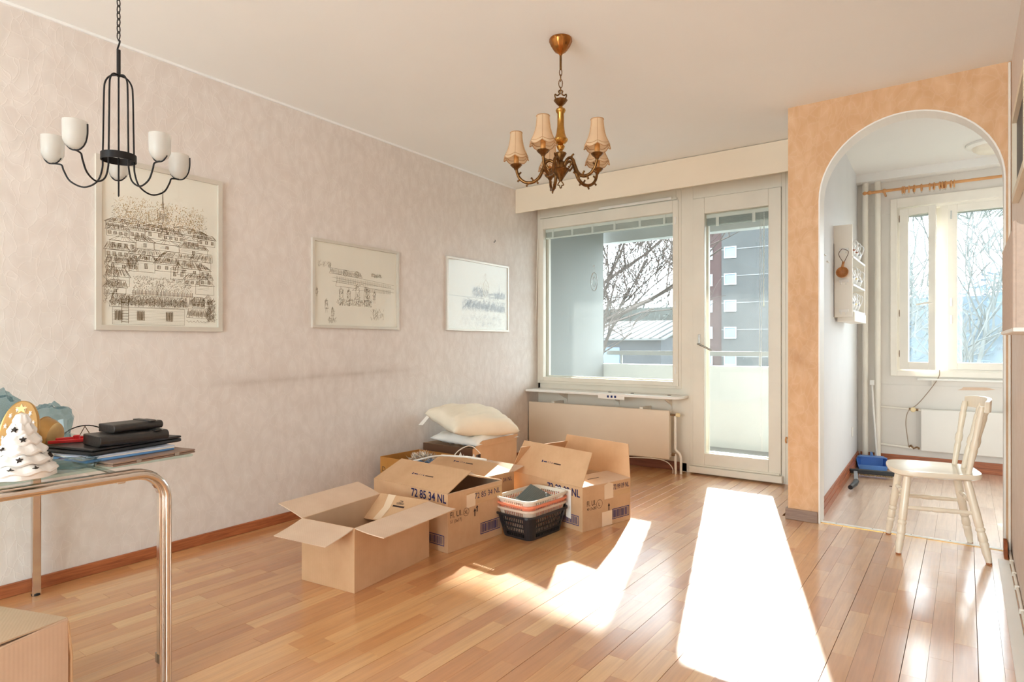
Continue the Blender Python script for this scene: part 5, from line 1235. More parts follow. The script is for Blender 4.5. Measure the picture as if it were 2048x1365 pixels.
# ------------------------------------------------------------------ glass table with chrome frame
tb = thing('glass_table', 'glass-topped table with bent chrome tube legs at the near left', 'table', (-2.63, 0.52, 0))
XT0, XT1, YT0, YT1, ZT = -3.235, -2.065, 0.08, 0.925, 0.700
def u_path(x, y0, y1, z, r=0.085, n=7):
    pts = [(x, y1, 0.0)]
    for k in range(n + 1):
        q = math.pi / 2 * k / n; pts.append((x, y1 - r + r * math.cos(q), z - r + r * math.sin(q)))
    for k in range(n + 1):
        q = math.pi / 2 + math.pi / 2 * k / n; pts.append((x, y0 + r + r * math.cos(q), z - r + r * math.sin(q)))
    pts.append((x, y0, 0.0)); return pts
def bar_along(pts, x0, x1, hy):
    """flat chrome band following a path that lies in a plane of constant x"""
    mb = MB(); P = [Vector(p) for p in pts]; n = len(P)
    for i in range(n):
        t_ = (P[min(i + 1, n - 1)] - P[max(i - 1, 0)]).normalized(); nn = Vector((0, -t_.z, t_.y))
        for dx, s_ in ((x0, -1), (x1, -1), (x1, 1), (x0, 1)): mb.v.append((P[i].x + dx, P[i].y + nn.y * hy * s_, P[i].z + nn.z * hy * s_))
    for i in range(n - 1):
        for k in range(4): mb.f.append((4 * i + k, 4 * i + (k + 1) % 4, 4 * i + 4 + (k + 1) % 4, 4 * i + 4 + k))
    mb.f += [(3, 2, 1, 0), (4 * n - 4, 4 * n - 3, 4 * n - 2, 4 * n - 1)]
    return mb
for xx, s_ in ((XT1, 1), (XT0, -1)):
    path = u_path(xx, YT0, YT1, ZT - 0.017)
    bar_along(path, -0.013, 0.013, 0.016).build('leg_frame', 'chrome', tb, world=True, bevel=0.004, merge=True)
    path2 = u_path(xx + s_ * 0.022, YT0 + 0.0, YT1 + 0.004, ZT - 0.017)
    MB().tube(path2, 0.0105, 12).build('leg_tube', 'chrome', tb, world=True, smooth=50)
for yy in (YT0 + 0.12, YT1 - 0.12):
    MB().box(XT0, XT1, yy - 0.012, yy + 0.012, ZT - 0.04, ZT - 0.012).build('cross_rail', 'chrome', tb, world=True, bevel=0.003)
for xx in (XT0, XT1):
    for yy in (YT0, YT1): MB().lathe([(0.017, 0.0), (0.018, 0.008), (0.012, 0.012)], 12, (xx, yy, 0)).build('foot', 'black_plastic', tb, world=True)
MB().box(XT1 - 0.02, XT1 + 0.01, YT1 - 0.016, YT1 - 0.0163 + 0.03, 0.07, 0.10).build('joint_clip', 'steel', tb, world=True)
T = Matrix.Translation((-2.685, 0.49, 0)) @ Matrix.Rotation(math.radians(4), 4, 'Z')
MB().box(-0.63, 0.63, -0.50, 0.50, 0.708, 0.716, T).build('glass_top', 'table_glass', tb, world=True, bevel=0.002)
MB().box(-0.60, 0.60, -0.47, 0.47, 0.700, 0.708, T)
for sx in (-0.5, 0.5):
    for sy in (-0.36, 0.36):
        p = T @ Vector((sx, sy, 0.700)); MB().lathe([(0.012, 0), (0.012, 0.008)], 12, p).build('suction_pad', 'clear_glass', tb, world=True)
ZG = 0.7165
# ceramic tree lantern
tr_ = thing('ceramic_tree', 'white ceramic christmas tree lantern with star cut-outs on the glass table', 'ornament', (-2.098, 0.568, ZG), math.radians(28))
prof = [(0.0, 0.0)]; tiers = 6
vs = []; fs = []; n = 48; rings = []
for i in range(tiers):
    z0 = 0.020 + i * 0.026; r0 = 0.082 - i * 0.0122; r1 = r0 * 0.66
    rings += [(r0 * 0.93, z0 - 0.005), (r0, z0), (r0 * 0.985, z0 + 0.006), (r1, z0 + 0.024)]
rings = [(0.060, 0.0), (0.076, 0.004)] + rings + [(0.008, 0.020 + tiers * 0.026), (0.0, 0.020 + tiers * 0.026 + 0.004)]
for r, z in rings:
    for k in range(n):
        a = 2 * math.pi * k / n; sc = 1 + 0.035 * math.cos(8 * a + z * 90)
        vs.append((r * sc * math.cos(a), r * sc * math.sin(a), z + (0.004 * math.cos(8 * a + z * 90) if 0.01 < z < 0.17 else 0)))
for j in range(len(rings) - 1):
    for k in range(n): fs.append((j * n + k, j * n + (k + 1) % n, (j + 1) * n + (k + 1) % n, (j + 1) * n + k))
MB().add(vs, fs).build('tree_body', 'ceramic_white', tr_, smooth=35)
def star_pts(r, k=0.42, ph=math.pi / 2):
    return [((r if i % 2 == 0 else r * k) * math.cos(ph + math.pi * i / 5), (r if i % 2 == 0 else r * k) * math.sin(ph + math.pi * i / 5)) for i in range(10)]
for az, tier in ((-118, 0), (-62, 0), (-20, 0), (-95, 2), (-48, 1), (-40, 3), (-150, 1), (-75, 4), (150, 1), (90, 2), (40, 1)):
    a = math.radians(az); i = tier; z0 = 0.020 + i * 0.026 + 0.012; r0 = (0.082 - i * 0.0122) * 0.90
    nrm = Vector((math.cos(a), math.sin(a), 0.55)).normalized(); x = Vector((-math.sin(a), math.cos(a), 0)); y = nrm.cross(x)
    T = frame_T(Vector((math.cos(a) * (r0 + 0.003), math.sin(a) * (r0 + 0.003), z0)), x, y)
    MB().prism(star_pts(0.0085), -0.006, 0.0012, 'z', T).build('star_hole', 'dark_hole', tr_, label='dark star-shaped cut-out')
T = frame_T((0, 0, 0.020 + tiers * 0.026 + 0.014), (math.cos(0.6), math.sin(0.6), 0), (0, 0, 1))
MB().prism(star_pts(0.014), -0.005, 0.006, 'z', T).build('top_star', 'gold_leaf', tr_, label='small gold star on top')
# gold star candle plate standing on edge, with a bowl behind it
gp = thing('gold_plate', 'large gold wall plate pierced with stars, standing on edge behind the ceramic tree', 'plate', (-2.285, 0.615, ZG))
nrm = (ang_dir(205) * 0.96 + Vector((0, 0, 0.18))).normalized(); cen = Vector((-2.285, 0.612, ZG + 0.0995))
x = Vector((0, 0, 1)).cross(nrm).normalized(); y = nrm.cross(x)
T = frame_T(cen, x, y)
MB().lathe([(0.052, -0.012), (0.056, 0.0), (0.096, 0.004), (0.0985, 0.006), (0.0985, 0.000), (0.0965, -0.003), (0.056, -0.006)], 48, T=T).build('plate_ring', 'gold_paint', gp, world=True, smooth=30)
MB().lathe([(0.0, -0.016), (0.052, -0.016), (0.0535, -0.010), (0.0, -0.012)], 36, T=T).build('plate_well', 'gold_paint', gp, world=True, smooth=30)
for k in range(13):
    a = 2 * math.pi * k / 13; S_ = T @ Matrix.Translation((0.076 * math.cos(a), 0.076 * math.sin(a), 0.0022))
    MB().prism(star_pts(0.0085, 0.4, a), -0.002, 0.0032, 'z', S_).build('star', 'paper', gp, world=True, label='pale pierced star')
gb = thing('gold_bowl', 'shallow gold metal bowl on edge behind the star plate', 'bowl', (-2.36, 0.68, ZG))
nrm = (ang_dir(262) * 0.95 + Vector((0, 0, 0.1))).normalized(); cen = Vector((-2.40, 0.705, ZG + 0.0665)); x = Vector((0, 0, 1)).cross(nrm).normalized(); y = nrm.cross(x)
T = frame_T(cen, x, y)
MB().lathe([(0.030, -0.040), (0.050, -0.036), (0.060, -0.020), (0.066, 0.0), (0.064, 0.002), (0.057, -0.018), (0.047, -0.033), (0.0, -0.036)], 40, T=T).build('bowl_shell', 'gold_paint', gb, world=True, smooth=40)
MB().tube([T @ Vector((0.066 * math.cos(a), 0.066 * math.sin(a), 0.0)) for a in [2 * math.pi * k / 40 for k in range(40)]], 0.0022, 6, closed=True).build('rim', 'gold_paint', gb, world=True, smooth=60)
# crumpled plastic bags
def film(name, c, sx, sy, sz, seed, label, mat='plastic_film', rz=0.0):
    mb = MB(); N = 16; rnd = random.Random(seed)
    vs = []; fs = []
    for i in range(N + 1):
        th = math.pi * i / N
        for k in range(2 * N):
            ph = math.pi * k / N; d = Vector((math.sin(th) * math.cos(ph), math.sin(th) * math.sin(ph), math.cos(th)))
            q = Vector([math.copysign(abs(v) ** 0.7, v) for v in d])
            w_ = 1 + 0.30 * noise.noise(d * 2.2 + Vector((seed, 0, 0))) + 0.20 * abs(noise.noise(d * 5.5 + Vector((0, seed, 0)))) - 0.1
            vs.append((q.x * sx * w_, q.y * sy * w_, max(0.0, q.z * sz * w_ + sz)))
    for i in range(N):
        for k in range(2 * N): fs.append((i * 2 * N + k, i * 2 * N + (k + 1) % (2 * N), (i + 1) * 2 * N + (k + 1) % (2 * N), (i + 1) * 2 * N + k))
    o = mb.add(vs, fs).build(name, mat, smooth=24, merge=True); o.location = c; o.rotation_euler = (0, 0, rz)
    return tag(o, label, 'plastic bag')
film('plastic_bag', (-2.76, 0.67, ZG), 0.085, 0.07, 0.098, 2, 'crumpled teal clear plastic bag at the far left behind the gold plate')
film('plastic_bag', (-2.60, 0.785, ZG), 0.07, 0.05, 0.080, 7, 'crumpled clear plastic bag standing up right of the gold plate', rz=0.4)
film('plastic_bag', (-2.125, 0.690, ZG), 0.075, 0.042, 0.0165, 11, 'flat dark teal plastic packet right of the ceramic tree', rz=0.9)
# flat brown case
T = Matrix.Translation((-2.175, 0.890, ZG)) @ Matrix.Rotation(math.radians(-78), 4, 'Z')
fc = thing('flat_case', 'flat brown hinged case at the table edge under the blue folders', 'case', (-2.175, 0.89, ZG))
MB().box(-0.14, 0.14, -0.10, 0.10, 0.0, 0.006, T).build('case_base', 'wood_grey_brown', fc, world=True, bevel=0.002)
MB().box(-0.14, 0.14, -0.10, 0.10, 0.007, 0.0125, T).build('case_lid', 'wood_grey_brown', fc, world=True, bevel=0.002)
for x_ in (-0.07, 0.06): MB().box(x_ - 0.008, x_ + 0.008, 0.098, 0.1025, 0.002, 0.011, T).build('hinge', 'steel', fc, world=True)
# blue folders
bf = thing('blue_folders', 'pair of pale and bright blue plastic document folders under the laptop', 'folder', (-2.22, 0.84, ZG + 0.0125))
T = Matrix.Translation((-2.235, 0.835, ZG + 0.013)) @ Matrix.Rotation(math.radians(-80), 4, 'Z')
MB().box(-0.145, 0.135, -0.12, 0.115, 0.0, 0.007, T).build('lower_folder', 'blue_folder', bf, world=True, bevel=0.002)
T = Matrix.Translation((-2.235, 0.835, ZG + 0.013)) @ Matrix.Rotation(math.radians(-84), 4, 'Z')
MB().box(-0.15, 0.13, -0.125, 0.11, 0.0078, 0.012, T).build('papers', 'paper', bf, world=True)
MB().box(-0.15, 0.132, -0.125, 0.112, 0.0125, 0.016, T).build('upper_folder', 'pale_folder', bf, world=True, bevel=0.001)
# laptop
lp = thing('laptop', 'closed black laptop on the blue folders', 'laptop', (-2.26, 0.85, ZG + 0.03))
T = Matrix.Translation((-2.265, 0.865, ZG + 0.030)) @ Matrix.Rotation(math.radians(-75), 4, 'Z')
MB().box(-0.155, 0.155, -0.11, 0.115, 0.0, 0.012, T).build('base', 'black_plastic', lp, world=True, bevel=0.004)
MB().box(-0.155, 0.155, -0.11, 0.115, 0.0135, 0.021, T).build('lid', 'black_plastic', lp, world=True, bevel=0.004)
MB().box(-0.11, 0.11, -0.113, -0.109, 0.006, 0.016, T).build('hinge', 'black_plastic', lp, world=True)
# two black organisers
def organiser(name, c, rz, L, Wd, t_, label):
    o = thing(name, label, 'organiser', c, rz)
    pr = [(-Wd / 2, 0.0), (Wd / 2 - t_ / 2, 0.0)] + [(Wd / 2 - t_ / 2 + t_ / 2 * math.sin(q), t_ / 2 - t_ / 2 * math.cos(q)) for q in [math.pi * k / 8 for k in range(1, 8)]] + [(Wd / 2 - t_ / 2, t_), (-Wd / 2, t_)]
    MB().prism(pr, -L / 2, L / 2, 'x').build('cover', 'black_leather', o, bevel=0.003)
    MB().box(-L / 2 + 0.004, L / 2 - 0.004, -Wd / 2 - 0.002, Wd / 2 - t_ * 0.6, t_ * 0.22, t_ * 0.72).build('pages', 'pale_folder', o)
    MB().lathe([(0.0045, 0), (0.004, 0.002), (0, 0.0028)], 10, (-L / 2 + 0.012, Wd / 2 - t_ * 0.7, t_)).build('snap_button', 'steel', o)
    MB().box(-L / 2 + 0.025, -L / 2 + 0.045, -Wd / 2 - 0.004, Wd / 2 + 0.001, t_ - 0.001, t_ + 0.003).build('strap', 'black_leather', o, bevel=0.001)
    return o
organiser('leather_organiser', (-2.185, 0.868, ZG + 0.0515), math.radians(92 + 180), 0.205, 0.125, 0.034, 'larger black leather organiser lying on the laptop')
organiser('leather_organiser', (-2.195, 0.885, ZG + 0.0885), math.radians(97 + 180), 0.155, 0.095, 0.026, 'smaller black leather wallet on top of the larger organiser')
# red clip
rc = thing('red_clip', 'red plastic clamp lying on the laptop', 'clip', (-2.36, 0.77, ZG + 0.052))
T = Matrix.Translation((-2.315, 0.765, ZG + 0.0525)) @ Matrix.Rotation(math.radians(75), 4, 'Z')
MB().prism([(-0.07, -0.006), (-0.02, -0.014), (0.02, -0.016), (0.06, -0.010), (0.06, -0.004), (0.02, 0.0), (-0.02, -0.002), (-0.07, 0.0)], 0.0, 0.010, 'z', T).build('jaw', 'red_plastic', rc, world=True, bevel=0.002)
MB().prism([(-0.05, 0.004), (0.0, 0.002), (0.03, 0.006), (0.075, 0.026), (0.072, 0.034), (0.02, 0.018), (-0.05, 0.010)], 0.004, 0.016, 'z', T).build('jaw', 'red_plastic', rc, world=True, bevel=0.002)
MB().lathe([(0.010, 0.0), (0.010, 0.02), (0.007, 0.022), (0.0, 0.022)], 12, T=T @ Matrix.Translation((0.005, 0.002, 0))).build('pivot', 'red_plastic', rc, world=True)
# wire hoop with little chain
wh = thing('wire_hoop', 'black wire hoop with a small hanging chain behind the red clamp', 'wire', (-2.62, 0.90, ZG))
d = Vector((0.25, 0.97, 0)); b0 = Vector((-2.64, 0.905, ZG + 0.002))
MB().tube([b0 + d * (-0.085), b0 + d * 0.10], 0.006, 8).build('bar', 'black_iron', wh, world=True)
MB().tube([b0 + d * (0.075 * math.cos(q)) + Vector((0, 0, 0.005 + 0.058 * math.sin(q))) for q in [math.pi * k / 18 for k in range(19)]], 0.0022, 6).build('hoop', 'black_iron', wh, world=True, smooth=60)
for s_ in (-1, 1):
    MB().tube([b0 + Vector((0, 0, 0.06)), b0 + d * (0.015 * s_) + Vector((0, 0, 0.03)), b0 + d * (0.026 * s_) + Vector((0, 0, 0.008))], 0.0015, 5).build('chain', 'twine', wh, world=True)

# ------------------------------------------------------------------ radiator, sill, pipes under the big window
rd = thing('radiator', 'flat cream panel radiator under the large window', 'radiator', (-2.7, 4.95, 0.1))
MB().box(LW(4.95) + 0.012, -1.995, 4.915, 4.94, 0.118, 0.528).build('front_panel', 'radiator_paint', rd, world=True, bevel=0.008)
MB().box(LW(4.95) + 0.02, -2.005, 4.94, 4.99, 0.13, 0.515).build('convector', 'radiator_paint', rd, world=True)
for x_ in (-3.15, -2.25): MB().box(x_ - 0.015, x_ + 0.015, 4.93, YW + 0.012, 0.500, 0.54).build('bracket', 'pipe_paint', rd, world=True)
vv = MB().tube([(-1.997, 4.955, 0.492), (-1.955, 4.955, 0.492)], 0.010, 10).build('valve_body', 'valve_brown', rd, world=True)
MB().lathe([(0.010, 0), (0.016, 0.004), (0.017, 0.03), (0.012, 0.034), (0, 0.035)], 12, T=frame_T((-1.95, 4.955, 0.492), (0, 1, 0), (0, 0, 1))).build('valve_knob', 'valve_cream', rd, world=True, smooth=40)
MB().tube(smoothpath([(-1.957, 4.960, 0.485), (-1.957, 4.960, 0.25), (-1.955, 4.962, 0.20), (-1.915, 4.968, 0.15), (-1.912, 4.97, 0.0)], 5), 0.010, 10).build('supply_pipe', 'pipe_paint', rd, world=True, smooth=60)
MB().tube(smoothpath([(-1.997, 4.955, 0.160), (-1.96, 4.957, 0.160), (-1.955, 4.957, 0.13), (-1.952, 4.957, 0.0)], 5), 0.010, 10).build('return_pipe', 'pipe_paint', rd, world=True, smooth=60)
MB().tube([(-1.985, 4.955, 0.16), (-1.955, 4.955, 0.16)], 0.014, 10).build('return_valve', 'valve_brown', rd, world=True)
tag(MB().tube(smoothpath([(-3.30, 4.90, 0.105), (-2.9, 4.895, 0.092), (-2.4, 4.90, 0.10), (-2.15, 4.91, 0.115), (-2.03, 4.93, 0.10), (-1.975, 4.94, 0.05), (-1.97, 4.94, 0.004)], 5), 0.004, 6).build('radiator_cable', 'cable_white', smooth=60), 'white cable hanging along the radiator bottom', 'cable')
sl = thing('window_sill', 'white window shelf with rounded ends above the radiator', 'sill', (-2.65, 4.95, 0.62))
pts = [(LW(4.9) + 0.004, YW + 0.018), (LW(4.9) + 0.004, 4.87)] + [(-1.95 + 0.06 * math.sin(q), 4.91 - 0.06 * math.cos(q)) for q in [math.pi / 2 * k / 6 for k in range(7)]] + [(-1.89, YW - 0.008), (-1.956, YW - 0.008), (-1.956, YW + 0.018)]
MB().prism(pts, 0.628, 0.650).build('shelf', 'trim_white', sl, world=True, bevel=0.004)
for x_ in (-3.1, -2.55, -2.05): MB().prism([(YW + 0.018, 0.52), (YW + 0.018, 0.628), (4.95, 0.628), (4.95, 0.616), (YW, 0.56)], x_ - 0.006, x_ + 0.006, 'x').build('bracket', 'pipe_paint', sl, world=True)
for x_ in (-2.58, -2.36, -2.02): MB().lathe([(0.016, 0), (0.014, 0.004), (0, 0.005)], 10, (x_, 4.985, 0.650)).build('cap', 'dark_hole', sl, world=True)
pp = thing('paper_leaflet', 'folded white leaflet with blue marks hanging over the window sill', 'leaflet', (-2.5, 4.87, 0.65))
n = 10; prof = [(4.94, 0.653), (4.872, 0.654), (4.862, 0.650), (4.859, 0.640), (4.858, 0.605)]
mb = MB()
for (ya_, za_), (yb_, zb_) in zip(prof[:-1], prof[1:]): mb.quad((-2.63, ya_, za_), (-2.63, yb_, zb_), (-2.375, yb_, zb_ - 0.004), (-2.375, ya_, za_ - 0.002))
mb.build('sheet', 'paper', pp, world=True, solid=0.0015, merge=True)
for x_ in (-2.54, -2.505, -2.47): MB().box(x_, x_ + 0.018, 4.8562, 4.8570, 0.614, 0.634).build('printed_mark', 'print_navy', pp, world=True)
sc_ = thing('suncatcher', 'small oval glass suncatcher hanging in the large window', 'ornament', (-2.775, YW - 0.01, 1.62))
oy = YW - 0.012
for rx, rz_, r in ((0.034, 0.085, 0.003), (0.016, 0.045, 0.002)):
    MB().tube([(-2.79 + rx * math.cos(q), oy, 1.665 + rz_ * math.sin(q)) for q in [2 * math.pi * k / 28 for k in range(28)]], r, 6, closed=True).build('glass_ring', 'steel', sc_, world=True, smooth=60)
MB().ball((-2.79, oy, 1.655), 0.011, 8, sc=(1, 0.6, 1.6)).build('crystal', 'clear_glass', sc_, world=True)
MB().tube([(-2.79, oy, 1.75), (-2.79, oy, 1.81)], 0.0015, 5).build('thread', 'steel', sc_, world=True)
MB().lathe([(0.010, 0), (0.009, 0.004), (0, 0.006)], 10, T=frame_T((-2.79, oy - 0.003, 1.812), (1, 0, 0), (0, 0, 1))).build('suction_cup', 'milk_glass', sc_, world=True)

# ------------------------------------------------------------------ kitchen
for x_, lab in ((-0.740, 'thick white heating pipe in the kitchen corner, left one'), (-0.642, 'thick white heating pipe in the kitchen corner, right one')):
    hp_ = thing('heating_pipe', lab, 'pipe', (x_, YK - 0.06, 0))
    MB().tube([(x_, YK - 0.06, 0.0), (x_, YK - 0.06, HK)], 0.024, 16).build('riser', 'pipe_paint', hp_, world=True, smooth=50)
    MB().lathe([(0.032, 0), (0.032, 0.008), (0.026, 0.012)], 16, (x_, YK - 0.06, 0.0)).build('floor_collar', 'pipe_paint', hp_, world=True)
kr = thing('kitchen_radiator', 'white panel radiator under the kitchen window', 'radiator', (0.2, YK - 0.05, 0.15))
MB().box(-0.318, 0.9, YK - 0.085, YK - 0.055, 0.155, 0.520).build('front_panel', 'radiator_white', kr, world=True, bevel=0.008)
for x_ in (-0.15, 0.5): MB().box(x_ - 0.015, x_ + 0.015, YK - 0.06, YK - 0.008, 0.2, 0.5).build('bracket', 'pipe_paint', kr, world=True)
MB().tube([(-0.618, YK - 0.06, 0.522), (-0.37, YK - 0.06, 0.512), (-0.315, YK - 0.06, 0.505)], 0.008, 8).build('supply_pipe', 'pipe_paint', kr, world=True)
MB().tube([(-0.618, YK - 0.06, 0.185), (-0.37, YK - 0.06, 0.172), (-0.315, YK - 0.06, 0.172)], 0.010, 8).build('return_pipe', 'pipe_paint', kr, world=True)
kn = MB().lathe([(0.012, 0), (0.020, 0.006), (0.021, 0.03), (0.016, 0.036), (0, 0.038)], 16, T=frame_T((-0.372, YK - 0.07, 0.512), (1, 0, 0), (0, 0, 1))).build('valve_knob', 'valve_cream', kr, world=True, smooth=40)
MB().tube([(-0.405, YK - 0.06, 0.513), (-0.335, YK - 0.06, 0.508)], 0.012, 10).build('valve_body', 'valve_brown', kr, world=True)
MB().tube([(-0.405, YK - 0.062, 0.178), (-0.39, YK - 0.062, 0.192), (-0.37, YK - 0.062, 0.17), (-0.345, YK - 0.062, 0.18), (-0.325, YK - 0.062, 0.17)], 0.010, 8).build('return_valve', 'valve_brown', kr, world=True)
tag(MB().tube(smoothpath([(-0.185, YK - 0.03, 0.86), (-0.19, YK - 0.04, 0.80), (-0.25, YK - 0.05, 0.69), (-0.34, YK - 0.075, 0.56), (-0.405, YK - 0.105, 0.50), (-0.425, YK - 0.10, 0.40), (-0.415, YK - 0.085, 0.27), (-0.405, YK - 0.08, 0.18)], 5), 0.0035, 6).build('window_cable', 'cable_brown', smooth=60), 'thin cable running from the kitchen window down to the radiator valve', 'cable')
kl = thing('kitchen_sill', 'narrow white sill board under the kitchen window', 'sill', (0.2, YK - 0.03, 0.77))
MB().box(-0.345, 0.85, YK - 0.05, YK - 0.001, 0.768, 0.785).build('shelf', 'trim_white', kl, world=True, bevel=0.003)
MB().prism([(YK - 0.001, 0.70), (YK - 0.001, 0.768), (YK - 0.045, 0.768), (YK - 0.045, 0.762)], -0.24, -0.228, 'x').build('bracket', 'pipe_paint', kl, world=True)
tag(MB().add([(-0.06, YK - 0.0115, 0.690), (0.13, YK - 0.0115, 0.696), (0.20, YK - 0.0115, 0.705), (0.14, YK - 0.0115, 0.722), (-0.02, YK - 0.0115, 0.718), (-0.03, YK - 0.0115, 0.704)], [(0, 1, 2, 3, 4, 5)]).build('peeled_patch', 'cardboard_pale'), 'brown patch of peeled paint below the kitchen sill', 'patch')
# rod leaning by the pipes
ws = thing('white_rod', 'thin white rod with a square head standing by the kitchen pipes', 'rod', (-0.63, YK - 0.11, 0))
MB().tube([(-0.638, YK - 0.115, 0.004), (-0.668, YK - 0.10, 0.45), (-0.682, YK - 0.096, 0.72)], 0.0085, 8).build('shaft', 'trim_white', ws, world=True)
MB().box(-0.700, -0.664, YK - 0.11, YK - 0.085, 0.715, 0.760).build('head', 'trim_white', ws, world=True, bevel=0.003)
# curtain rod with rings
cr = thing('curtain_rod', 'wooden curtain rod with turned end above the kitchen window', 'curtain rod', (0.2, YK - 0.12, 2.45))
ry = YK - 0.13; rz_ = 2.445
MB().tube([(-0.70, ry, rz_), (1.0, ry, rz_)], 0.0125, 12).build('rod', 'wood_pine', cr, world=True, smooth=40)
TT = frame_T((-0.70, ry, rz_), (0, 1, 0), (0, 0, 1))
MB().lathe([(0.0, -0.055), (0.006, -0.053), (0.015, -0.044), (0.018, -0.036), (0.013, -0.024), (0.010, -0.018), (0.017, -0.008), (0.019, 0.002), (0.016, 0.012), (0.012, 0.018)], 16, T=frame_T((-0.70, ry, rz_), (0, 1, 0), (0, 0, 1))).build('finial', 'wood_pine', cr, world=True, smooth=50)
MB().ball((-0.585, ry, rz_), 0.020, 12).tube([(-0.585, ry, rz_ - 0.01), (-0.585, YK - 0.001, rz_ - 0.02)], 0.009, 8).build('bracket', 'wood_pine', cr, world=True, smooth=50)
first = None
for k, u_ in enumerate((-0.448, -0.434, -0.400, -0.362, -0.309, -0.250, -0.220, -0.178, -0.159, -0.141, -0.102, -0.080)):
    lab = 'wooden curtain ring with metal eye on the kitchen curtain rod'
    if first is None:
        first = thing('curtain_ring', lab, 'curtain ring', (u_, ry, rz_), group='curtain rings on the kitchen rod')
        MB().tube([(0, 0.027 * math.cos(q), -0.012 + 0.027 * math.sin(q)) for q in [2 * math.pi * j / 20 for j in range(20)]], 0.006, 7, closed=True).build('ring', 'wood_pine', first, smooth=60)
        MB().tube([(0.004 * math.cos(q), 0, -0.049 + 0.007 * math.sin(q)) for q in [2 * math.pi * j / 10 for j in range(10)]], 0.0014, 5, closed=True).build('eye', 'steel', first, smooth=60)
    else: copy_tree(first, loc=(u_, ry, rz_), rz=random.uniform(-0.3, 0.3))
# ceiling lamp
cl = thing('ceiling_lamp', 'round white ceiling lamp in the kitchen behind the arch', 'lamp', (0.16, 5.95, HK))
MB().lathe([(0.165, HK - 0.001), (0.165, HK - 0.018), (0.150, HK - 0.026), (0.120, HK - 0.030), (0.0, HK - 0.03)], 40, (0.16, 5.95, 0)).build('lamp_base', 'trim_white', cl, world=True, smooth=40)
MB().lathe([(0.125, HK - 0.028), (0.118, HK - 0.048), (0.095, HK - 0.066), (0.055, HK - 0.078), (0.0, HK - 0.082)], 40, (0.16, 5.95, 0)).build('lamp_shade', 'lamp_glass', cl, world=True, smooth=60)
# wall shelf with jugs
XS0, XS1, YS0, YS1 = KL(5.2) + 0.006, -0.640, 4.885, 5.54
ks = thing('wall_shelf', 'white three-shelf wall rack on the kitchen wall holding jugs', 'shelf', (-0.7, 5.2, 1.27))
MB().box(XS0, XS1, YS0, YS0 + 0.016, 1.275, 1.925).build('side_panel', 'frame_paint_kitchen', ks, world=True, bevel=0.002)
MB().box(XS0, XS1, YS1 - 0.016, YS1, 1.275, 1.70).build('side_panel', 'frame_paint_kitchen', ks, world=True, bevel=0.002)
MB().box(XS0, XS0 + 0.008, YS0, YS1, 1.275, 1.80).build('back_panel', 'frame_paint_kitchen', ks, world=True)
SZ = (1.325, 1.510, 1.705)
for z in SZ: MB().box(XS0 + 0.008, XS1 + 0.004, YS0 + 0.016, YS1 - 0.016, z - 0.014, z).build('shelf_board', 'trim_white', ks, world=True)
MB().box(XS0 + 0.02, XS1 + 0.008, YS0 + 0.05, YS1, 1.245, 1.311).build('bottom_drawer', 'frame_paint_kitchen', ks, world=True, bevel=0.002)
for j, (z, hx) in enumerate(((1.750, 0), (1.530, 0), (1.320, 0))):
    hk = thing('hook_rail', ('upper', 'middle', 'lower')[j] + ' small pale hook rail on the side of the wall rack', 'hook', (-0.69, YS0, z))
    MB().box(-0.722, -0.662, YS0 - 0.010, YS0 - 0.001, z - 0.010, z + 0.010).build('plate', 'trim_white', hk, world=True, bevel=0.002)
    for x_ in (-0.708, -0.678): MB().tube(smoothpath([(x_, YS0 - 0.008, z), (x_, YS0 - 0.012, z - 0.02), (x_, YS0 - 0.024, z - 0.026), (x_, YS0 - 0.028, z - 0.014)], 4), 0.003, 6).build('hook', 'trim_white', hk, world=True, smooth=60)
ku = thing('wooden_cup', 'round wooden drinking cup hung by a cord from the wall rack', 'cup', (-0.695, YS0 - 0.03, 1.55))
TT = frame_T((-0.697, YS0 - 0.052, 1.588), (1, 0, 0), (0, 0.25, 1))
MB().lathe([(0.0, -0.036), (0.024, -0.034), (0.036, -0.020), (0.040, -0.002), (0.0385, 0.001), (0.035, -0.002), (0.030, -0.020), (0.018, -0.029), (0.0, -0.030)], 28, T=TT).build('bowl', 'wood_birch', ku, world=True, smooth=50)
MB().tube([(-0.697, YS0 - 0.045, 1.622), (-0.694, YS0 - 0.035, 1.645), (-0.692, YS0 - 0.028, 1.660)], [0.010, 0.008, 0.009], 8).build('handle', 'wood_birch', ku, world=True, smooth=60)
MB().tube(smoothpath([(-0.692, YS0 - 0.028, 1.655), (-0.722, YS0 - 0.026, 1.715), (-0.706, YS0 - 0.024, 1.748), (-0.697, YS0 - 0.024, 1.752), (-0.672, YS0 - 0.024, 1.742), (-0.662, YS0 - 0.026, 1.72), (-0.690, YS0 - 0.028, 1.655)], 5), 0.002, 6).build('cord', 'twine', ku, world=True, smooth=60)
